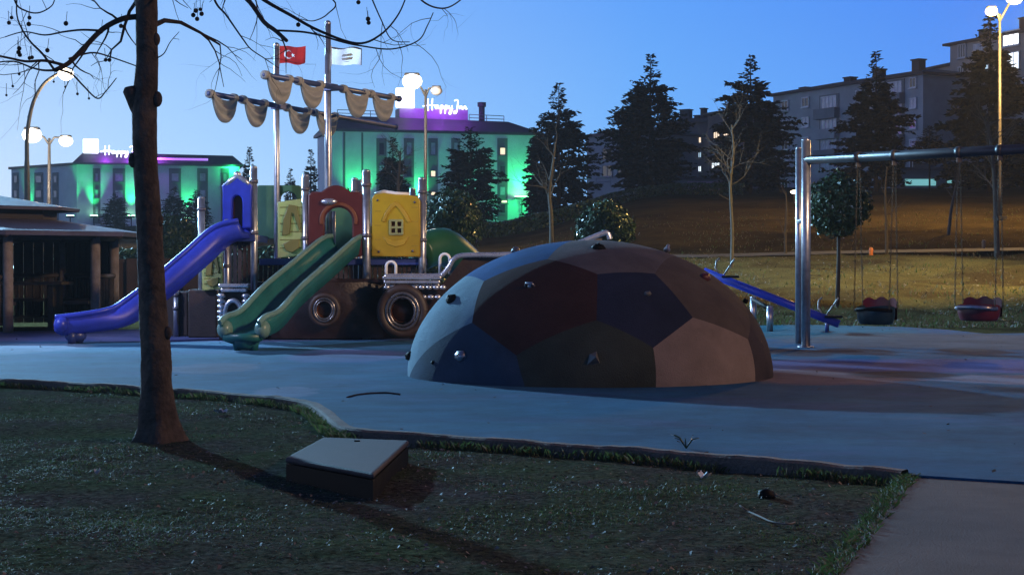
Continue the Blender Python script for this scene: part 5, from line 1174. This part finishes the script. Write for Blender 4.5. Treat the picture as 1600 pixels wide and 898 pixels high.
# ------------------------------------------------------------------ swing set and seats
M_beam = mat('beam_paint', (.06, .056, .06), .45, .3, 5, .2)
M_chain = mat('chain_dull', (.07, .062, .04), .6, .3, 20, .2)
def swings():
    b = gz(1259, 543); Y = b.y; t = thing('swing_set', 'steel swing frame with a paired post and a long grey beam', 'swing frame', b)
    top = at(1259, 220, Y); zt = top.z
    mb = MB(); mb.tube([b, Vector((b.x, Y, zt))], .055, 18); mb.ball((b.x, Y, zt), .055, 14, 6, (1, 1, .5)); mb.tube([b, b + Vector((0, 0, .02))], .10, 18); mb.build('post', M_steel, t)
    b2 = gz(1248, 537); mb = MB(); zt2 = at(1248, 232, b2.y).z; mb.tube([b2, Vector((b2.x, b2.y, zt2))], .045, 18); mb.ball((b2.x, b2.y, zt2), .045, 14, 6, (1, 1, .5)); mb.build('post', M_steel, t)
    mb = MB(); mb.tube([Vector((b.x, Y, zt * .62)), Vector((b2.x, b2.y, zt * .62))], .03, 8); mb.build('post_bracket', M_steel, t)
    bz = at(1262, 250, Y).z; d = ray(1600, 233); k = (bz - CAMZ) / d.z; e = Vector((d.x * k, d.y * k, bz)); a = Vector((b.x, Y, bz)); u = (e - a).normalized(); e2 = a + u * 4.6
    mb = MB(); mb.tube([a, e2], .056, 16); mb.build('beam', M_beam, t)
    for dx in (-.35, .35): p = e2 + Vector((0, dx, 0)); mb = MB(); mb.tube([e2, Vector((e2.x, e2.y + dx * 1.6, 0))], .055, 14); mb.build('post', M_steel, t)
    def onbeam(px):
        k = (px - 800) / F; s = (k * a.y - a.x) / (u.x - k * u.y); return a + u * s
    M_seatR = mat('seat_red', (.20, .016, .016), .35, 0, 6, .2); M_seatB = mat('seat_teal_black', (.012, .035, .045), .35, 0, 6, .2); M_seatM = mat('seat_maroon', (.13, .014, .022), .35, 0, 6, .2)
    for lb, xl, xr, py0, py1, mc, mf in (('left toddler swing seat, orange-red back with a dark teal front', 1341, 1397, 466, 508, M_seatR, M_seatB), ('right toddler swing seat, all dark red with pale edge', 1498, 1562, 465, 502, M_seatM, M_seatM)):
        A, B = onbeam(xl), onbeam(xr); c = (A + B) / 2; zt_ = at((xl + xr) / 2, py0, c.y).z; zb = at((xl + xr) / 2, py1, c.y).z; W_ = (B - A).length; n_ = Vector((u.y, -u.x, 0))
        s = thing('toddler_swing', lb, 'swing seat', (c.x, c.y, zb), 'toddler seats hung from the swing beam')
        def P_(x, y, z): return Vector((c.x, c.y, 0)) + u * x + n_ * y + Vector((0, 0, z))
        # bucket body
        def bucket(i, j):
            an = 2 * math.pi * i; r1 = .80 + .20 * min(1, j * 1.6) ** .6
            return P_(math.cos(an) * W_ * .5 * r1, math.sin(an) * .16 * r1, zb + (zt_ - zb) * (.03 + .66 * j ** 1.3 + .05 * math.sin(an * 2) * j))
        mb = MB(); mb.grid(bucket, 32, 8); mb.grid(lambda i, j: P_(math.cos(2 * math.pi * i) * W_ * .40 * j, math.sin(2 * math.pi * i) * .128 * j, zb + .02), 32, 2); bo = mb.build('seat', mf, s)
        def backf(i, j):
            x = -1 + 2 * i;             return P_(x * W_ * .46, -.13 + .05 * x * x, zb + (zt_ - zb) * (.2 + .8 * j * (1 - .14 * abs(x) ** 4) + .06 * math.sin(i * 16) * j))
        mb = MB(); mb.grid(backf, 24, 6); mb.grid(lambda i, j: backf(i, j) + n_ * -.03, 24, 6); mb.build('backrest', mc, s)
        mb = MB(); mb.tube([P_(-W_ * .5, .05, zb + (zt_ - zb) * .55), P_(-W_ * .3, .17, zb + (zt_ - zb) * .6), P_(0, .2, zb + (zt_ - zb) * .62), P_(W_ * .3, .17, zb + (zt_ - zb) * .6), P_(W_ * .5, .05, zb + (zt_ - zb) * .55)], .022, 8); mb.build('safety_bar', M_black if mc is M_seatR else M_steel, s)
        for sx, q in ((-1, A), (1, B)):
            for sy in (-.1, .1):
                mb = MB(); p0 = P_(sx * W_ * .49, sy, zb + (zt_ - zb) * .6); p1 = Vector((q.x, q.y, bz - .06)) + n_ * sy * .25; n = 46
                for k in range(n):
                    f0, f1 = k / n, (k + 1.25) / n; m0, m1 = p0.lerp(p1, f0), p0.lerp(p1, min(1, f1)); sd = (u if k % 2 else n_) * .011
                    mb.tube([m0, (m0 + m1) / 2 + sd, m1, (m0 + m1) / 2 - sd, m0], .0038, 4, caps=False)
                mb.build('chain', M_chain, s)
            mb = MB(); mb.tube([Vector((q.x, q.y, bz)) - u * .03, Vector((q.x, q.y, bz)) + u * .03], .066, 14); mb.box((q.x, q.y, bz - .085), (.05, .05, .06)); mb.build('hanger', M_beam, s)
swings()
def seesaw():
    A = at(1128, 435, 25.5); B = at(1311, 506, 25.0); c = A.lerp(B, .42); t = thing('seesaw', 'blue seesaw beam tilted down to the right behind the swing post', 'seesaw', (c.x, c.y, 0))
    u = (B - A).normalized(); mb = MB(); mb.tube([A - u * .3, B], .062, 14); mb.build('beam', M_bluepl, t)
    for px, y0, y1, Y in ((1177, 465, 507, 26.4), (1203, 480, 511, 25.4)): p = at(px, y0, Y); mb = MB(); mb.tube([Vector((p.x, Y, 0)), p], .05, 12); mb.ball(p, .05, 10, 6, (1, 1, .5)); mb.build('support', M_steel, t)
    m0, m1 = at(1177, 468, 26.3), at(1203, 482, 25.4); mb = MB(); mb.tube([m0, m1], .035, 8); mb.build('pivot', M_black, t)
    for f, ln in ((.88, 1), (.0, 1)):
        p = A.lerp(B, f); mb = MB()
        for s in (-1, 1): mb.tube([p + Vector((s * .02, 0, .04)), p + Vector((s * .10, 0, .16)), p + Vector((s * .16 if s > 0 else -.07, -.1 * s, .27)), p + Vector((s * .18 if s > 0 else -.02, -.12 * s, .31))], .014, 7)
        mb.build('handle', M_zinc, t); mb = MB(); q = A.lerp(B, f + .07); mb.box(q + Vector((0, 0, .075)), (.26, .2, .035)); bevel(mb.build('saddle', M_black, t), .012)
    p = A.lerp(B, .90); mb = MB(); mb.tube([p, Vector((p.x, p.y, max(0, p.z - .36)))], .03, 8); mb.build('bumper', M_darkbl, t)
seesaw()

# ------------------------------------------------------------------ foreground: valve box, litter, grass
def gsurf(x, y): return terr(x, y) + .022 * mnoise.noise((x * 1.4, y * 1.4, 3)) + .012 * mnoise.noise((x * 6, y * 6, 9))
M_boxlid = mat('valve_box_lid', (.036, .033, .042), .7, 0, 12, .35, spec=.25)
n_ = M_boxlid.node_tree.nodes; l_ = M_boxlid.node_tree.links; vo = n_.new('ShaderNodeTexVoronoi'); vo.inputs['Scale'].default_value = 55; vo.inputs['Randomness'].default_value = .08
bp_ = n_.new('ShaderNodeBump'); bp_.inputs['Strength'].default_value = .2; bp_.inputs['Distance'].default_value = .004
tc_ = n_.new('ShaderNodeTexCoord'); l_.new(tc_.outputs['Object'], vo.inputs['Vector']); l_.new(vo.outputs['Distance'], bp_.inputs['Height']); l_.new(bp_.outputs[0], n_['Principled BSDF'].inputs['Normal'])
def valve_box():
    zt = .07; P_ = [gz(447, 713, zt), gz(583, 738, zt), gz(638, 687, zt), gz(505, 682, zt)]
    c = sum(P_, Vector()) / 4; t = thing('valve_box', 'black plastic irrigation valve box with a patterned lid sitting in the grass', 'valve box', (c.x, c.y, -.06))
    sh = lambda k, z: [Vector((c.x + (p.x - c.x) * k, c.y + (p.y - c.y) * k, z)) for p in P_]
    mb = MB(); mb.prism(sh(1.0, -.16), (0, 0, zt - .035 + .16)); mb.build('body', M_black, t)
    mb = MB(); mb.prism(sh(1.015, zt - .031), (0, 0, .029)); bevel(mb.build('lid', M_boxlid, t), .014, 3)
    mb = MB(); p = P_[3].lerp(P_[2], .45).lerp(P_[0].lerp(P_[1], .45), .12); mb.box((p.x, p.y, zt + .001), (.03, .015, .006)); mb.build('lid_slot', M_black, t)
valve_box()
M_paper = mat('white_paper', (.62, .66, .70), .7, 0, 15, .15)
def litter(label, cat, px, py, name, m, w_, h_, rz, seed):
    p = gz(px, py, -.05); p.z = gsurf(p.x, p.y) + .006; rg = random.Random(seed); mb = MB(); ca, sa = math.cos(rz), math.sin(rz)
    def f(i, j):
        x, y = (i - .5) * w_, (j - .5) * h_; z = .018 * mnoise.noise((i * 3 + seed, j * 3, 0)) + .02 * (i - .5) ** 2 * 4 + .012
        return p + Vector((x * ca - y * sa, x * sa + y * ca, z))
    mb.grid(f, 8, 6); mb.grid(lambda i, j: f(i, j) - Vector((0, 0, .0015)), 8, 6); tag(mb.build(name, m, origin=p), label, cat)
litter('white scrap of paper lying by the kerb right of the tree trunk', 'litter', 397, 622, 'paper_scrap', M_paper, .055, .03, .3, 1)
litter('crumpled pale scrap in the grass right of the tree foot', 'litter', 345, 650, 'paper_scrap', mat('grey_paper', (.42, .45, .5), .7, 0, 20, .3), .07, .07, 1.1, 2)
litter('white crumpled scrap in the grass under the weed at the kerb', 'litter', 1100, 744, 'paper_scrap', M_paper, .06, .045, -.7, 3)
litter('small pale scrap left of the tree on the grass', 'litter', 152, 744, 'paper_scrap', mat('pale_scrap', (.4, .4, .42), .8, 0, 20, .3), .03, .02, 0, 4)
p = [gz(x, y, -.04) for x, y in ((1168, 796), (1185, 806), (1205, 818), (1230, 822), (1242, 818))]
for q in p: q.z = gsurf(q.x, q.y) + .015
mb = MB(); mb.tube(crspline(p, 5), .004, 6); mb.tube([p[0], p[0] + Vector((-.03, .03, .02))], .004, 5); tag(mb.build('dry_twig', mat('dry_twig_pale', (.16, .14, .12), .8, 0, 20, .3), origin=p[0]), 'pale dry twig lying bent in the grass before the footpath', 'twig')
p = gz(1198, 778, -.05); mb = MB(); rg = random.Random(4); mb.ball(p + Vector((0, 0, .015)), .038, 10, 7, (1.1, .9, .75), .22, rg); tag(mb.build('dark_stone', M_black, origin=p), 'dark stone in the grass beside the footpath corner', 'stone')
def weed():
    b = gz(1072, 700, 0); t = thing('weed', 'thin weed with a few leaves growing out of the kerb joint', 'weed', b); rg = random.Random(9)
    mb = MB(); lf = MB()
    for k in range(6):
        a = rg.uniform(0, 6.28); tip = b + Vector((math.cos(a) * .07, math.sin(a) * .04, rg.uniform(.05, .11))); mb.tube([b, b.lerp(tip, .5) + Vector((0, 0, .02)), tip], [.004, .003, .002], 5)
        for _ in range(3):
            q = b.lerp(tip, rg.uniform(.4, 1)); d = Vector((rg.uniform(-1, 1), rg.uniform(-1, 1), rg.uniform(-.2, .6))).normalized() * .026; s = d.cross(Vector((0, 0, 1))) * .35; lf.add([q, q + d * .5 + s, q + d, q + d * .5 - s], [(0, 1, 2, 3)])
    mb.build('stem', M_leaf, t); lf.build('leaves', M_leaf, t, fix=False)
weed()

def in_grass(px_, py_):
    return True
kx = np.array([p.x for p in kl]); ky = np.array([p.y for p in kl])
slab_poly = [(p.x, p.y) for p in sl]
def inpoly(x, y, poly):
    r_ = False
    for i in range(len(poly)):
        x1, y1 = poly[i]; x2, y2 = poly[i - 1]
        if (y1 > y) != (y2 > y) and x < (x2 - x1) * (y - y1) / (y2 - y1) + x1: r_ = not r_
    return r_
poly_rub = [(p.x, p.y) for p in kl + slab_edge + back]
def blade_mat(name, c1, c2):
    m = mat(name, c1, .55, 0, 2.2, .3, col2=c2, spec=.35); n = m.node_tree.nodes; l = m.node_tree.links; b = n['Principled BSDF']
    tr = n.new('ShaderNodeBsdfTranslucent'); ms = n.new('ShaderNodeMixShader'); ms.inputs[0].default_value = .45
    l.new(b.inputs['Base Color'].links[0].from_socket, tr.inputs['Color']); l.new(b.outputs[0], ms.inputs[1]); l.new(tr.outputs[0], ms.inputs[2]); l.new(ms.outputs[0], n['Material Output'].inputs['Surface']); return m
M_gr = blade_mat('grass_blades', (.034, .050, .016), (.085, .135, .04)); M_dry = blade_mat('dry_blades', (.10, .08, .045), (.16, .13, .08)); M_lit1 = mat('dead_leaf', (.05, .035, .025), .7, 0, 60, .3, col2=(.27, .25, .235)); 
def scatter(n, seed, ymin, ymax, fn):
    rg = random.Random(seed); k = 0
    while k < n:
        y = ymin + (ymax - ymin) * rg.random() ** 1.25; x = rg.uniform(-.36, .36) * y
        if inpoly(x, y, poly_rub) or inpoly(x, y, slab_poly): k += 1; continue
        fn(rg, x, y); k += 1
def grass():
    mb = MB()
    def f(rg, x, y):
        dn = mnoise.noise((x * 1.1, y * 1.1, 5)) + .45 * mnoise.noise((x * 4, y * 4, 2))
        if dn < rg.uniform(-.25, .6): return
        z = gsurf(x, y); p = Vector((x, y, z - .004)); h = rg.uniform(.006, .015) * (1 + 1.3 * max(0, dn)); a = rg.uniform(0, 6.28); l_ = rg.uniform(.8, 2.4)
        w_ = Vector((math.cos(a), math.sin(a), 0)) * rg.uniform(.0016, .003); b = Vector((-math.sin(a) * h * l_, math.cos(a) * h * l_, 0))
        mb.cur = 1 if rg.random() < .16 else 0
        mb.add([p - w_, p + w_, p + w_ * .7 + b * .35 + Vector((0, 0, h * .65)), p + b + Vector((0, 0, h * max(.25, 1.1 - .35 * l_))), p - w_ * .7 + b * .35 + Vector((0, 0, h * .65))], [(0, 1, 2, 4), (4, 2, 3)])
    scatter(210000, 3, 4.3, 15.5, f); kind(mb.build('grass', [M_gr, M_dry], fix=False), 'stuff')
    mb = MB(); rg = random.Random(21)
    for i in range(9000):
        q = rg.uniform(0, len(kl) - 1.01); k = int(q); p = kl[k].lerp(kl[k + 1], q - k) + nrm[k] * rg.uniform(.085, .17)
        if mnoise.noise((p.x * 2.2, p.y * 2.2, 8)) < rg.uniform(-.5, .4): continue
        z = gsurf(p.x, p.y); h = rg.uniform(.02, .06); a = rg.uniform(0, 6.28); w_ = Vector((math.cos(a), math.sin(a), 0)) * .002; b = Vector((-math.sin(a), math.cos(a), 0)) * h * rg.uniform(.2, .9); p = Vector((p.x, p.y, z)); mb.cur = 1 if rg.random() < .2 else 0
        mb.add([p - w_, p + w_, p + b * .4 + w_ * .7 + Vector((0, 0, h * .7)), p + b + Vector((0, 0, h))], [(0, 1, 2), (0, 2, 3)])
    eg = sl[6:] + [sl[0]]
    for i in range(1500):
        q = rg.uniform(0, len(eg) - 1.01); k = int(q); p = eg[k].lerp(eg[k + 1], q - k); dd = (eg[k + 1] - eg[k]).normalized(); p = p + Vector((-dd.y, dd.x, 0)) * rg.uniform(-.045, .05)
        z = -.02; h = rg.uniform(.010, .035); a = rg.uniform(0, 6.28); w_ = Vector((math.cos(a), math.sin(a), 0)) * .002; b = Vector((-math.sin(a), math.cos(a), 0)) * h * rg.uniform(.4, 1.4); p = Vector((p.x, p.y, z)); mb.cur = 1 if rg.random() < .2 else 0
        mb.add([p - w_, p + w_, p + b * .4 + w_ * .7 + Vector((0, 0, h * .7)), p + b + Vector((0, 0, h))], [(0, 1, 2), (0, 2, 3)])
    kind(mb.build('grass', [M_gr, M_dry], fix=False), 'stuff')
    mb = MB()
    def g(rg, x, y):
        if mnoise.noise((x * 1.7, y * 1.7, 15)) < rg.uniform(-.5, .5): return
        z = gsurf(x, y) + .01; s = rg.choice((.0025, .003, .004, .005, .006, .008, .012)); a = rg.uniform(0, 6.28); t_ = rg.uniform(-.5, .5); u = Vector((math.cos(a), math.sin(a), t_)) * s; v = Vector((-math.sin(a), math.cos(a), rg.uniform(-.6, .6))) * s * .6; p = Vector((x, y, z + s * .4))
        mb.add([p - u, p - v * .8, p + u, p + v + Vector((0, 0, s * .5))], [(0, 1, 2), (0, 2, 3)])
    scatter(28000, 8, 4.3, 15.5, g); kind(mb.build('leaf_litter', M_lit1, fix=False), 'stuff')
    mb = MB(); rg = random.Random(14)       # bits of leaf and grit on the rubber
    for i in range(420):
        y = 8 + 18 * rg.random() ** 1.5; x = rg.uniform(-.34, .34) * y; s = rg.choice((.005, .007, .01, .014, .02)); a = rg.uniform(0, 6.28)
        if not inpoly(x, y, poly_rub) or math.hypot(x - .712, y - 15.3) < 1.7: continue
        d = Vector((math.cos(a), math.sin(a), rg.uniform(0, .4))) * s; e = Vector((-math.sin(a), math.cos(a), rg.uniform(0, .4))) * s * .6; p = Vector((x, y, .006 + s * .3)); mb.add([p - d, p - e, p + d, p + e], [(0, 1, 2, 3)])
    kind(mb.build('leaf_litter', M_twig, fix=False), 'stuff')
    mb = MB(); rg = random.Random(31)       # tufts on the slope
    for i in range(16000):
        y = 27.5 + 40 * rg.random() ** 1.7; x = rg.uniform(.0, .36) * y
        if mnoise.noise((x * .35, y * .35, 6)) + .5 * mnoise.noise((x * 1.3, y * 1.3, 2)) < rg.uniform(-.4, .5): continue
        z = terr(x, y) - .01; h = rg.uniform(.03, .10); a = rg.uniform(0, 6.28); w_ = Vector((math.cos(a), math.sin(a), 0)) * rg.uniform(.008, .02); b = Vector((-math.sin(a), math.cos(a), 0)) * h * rg.uniform(.2, 1.2); p = Vector((x, y, z + .03)); mb.cur = 1 if rg.random() < .5 else 0
        mb.add([p - w_, p + w_, p + b + Vector((0, 0, h))], [(0, 1, 2)])
    kind(mb.build('grass', [M_gr, M_dry], fix=False), 'stuff')
    mb = MB(); rg = random.Random(12)       # leaves and grit on the slope
    for i in range(1500):
        u = rg.uniform(.02, .36); y = 27 + 18 * rg.random(); x = u * y; z = terr(x, y) + .05; s = rg.uniform(.015, .045); a = rg.uniform(0, 6.28)
        d = Vector((math.cos(a), math.sin(a), rg.uniform(-.3, .5))) * s; e = Vector((-math.sin(a), math.cos(a), rg.uniform(-.3, .5))) * s * .6; p = Vector((x, y, z)); mb.add([p - d, p - e, p + d, p + e], [(0, 1, 2, 3)])
    kind(mb.build('leaf_litter', M_lit1, fix=False), 'stuff')
grass()

# ------------------------------------------------------------------ evening air
HZ = bpy.data.materials.new('evening_haze'); HZ.use_nodes = True; HZ.node_tree.nodes.remove(HZ.node_tree.nodes['Principled BSDF'])
pv = HZ.node_tree.nodes.new('ShaderNodeVolumePrincipled'); pv.inputs['Color'].default_value = (.9, .93, 1, 1); pv.inputs['Density'].default_value = .0003; pv.inputs['Anisotropy'].default_value = .3
HZ.node_tree.links.new(pv.outputs[0], HZ.node_tree.nodes['Material Output'].inputs['Volume'])
mb = MB(); mb.box((0, 150, 24), (440, 400, 54)); kind(mb.build('haze', HZ), 'stuff')
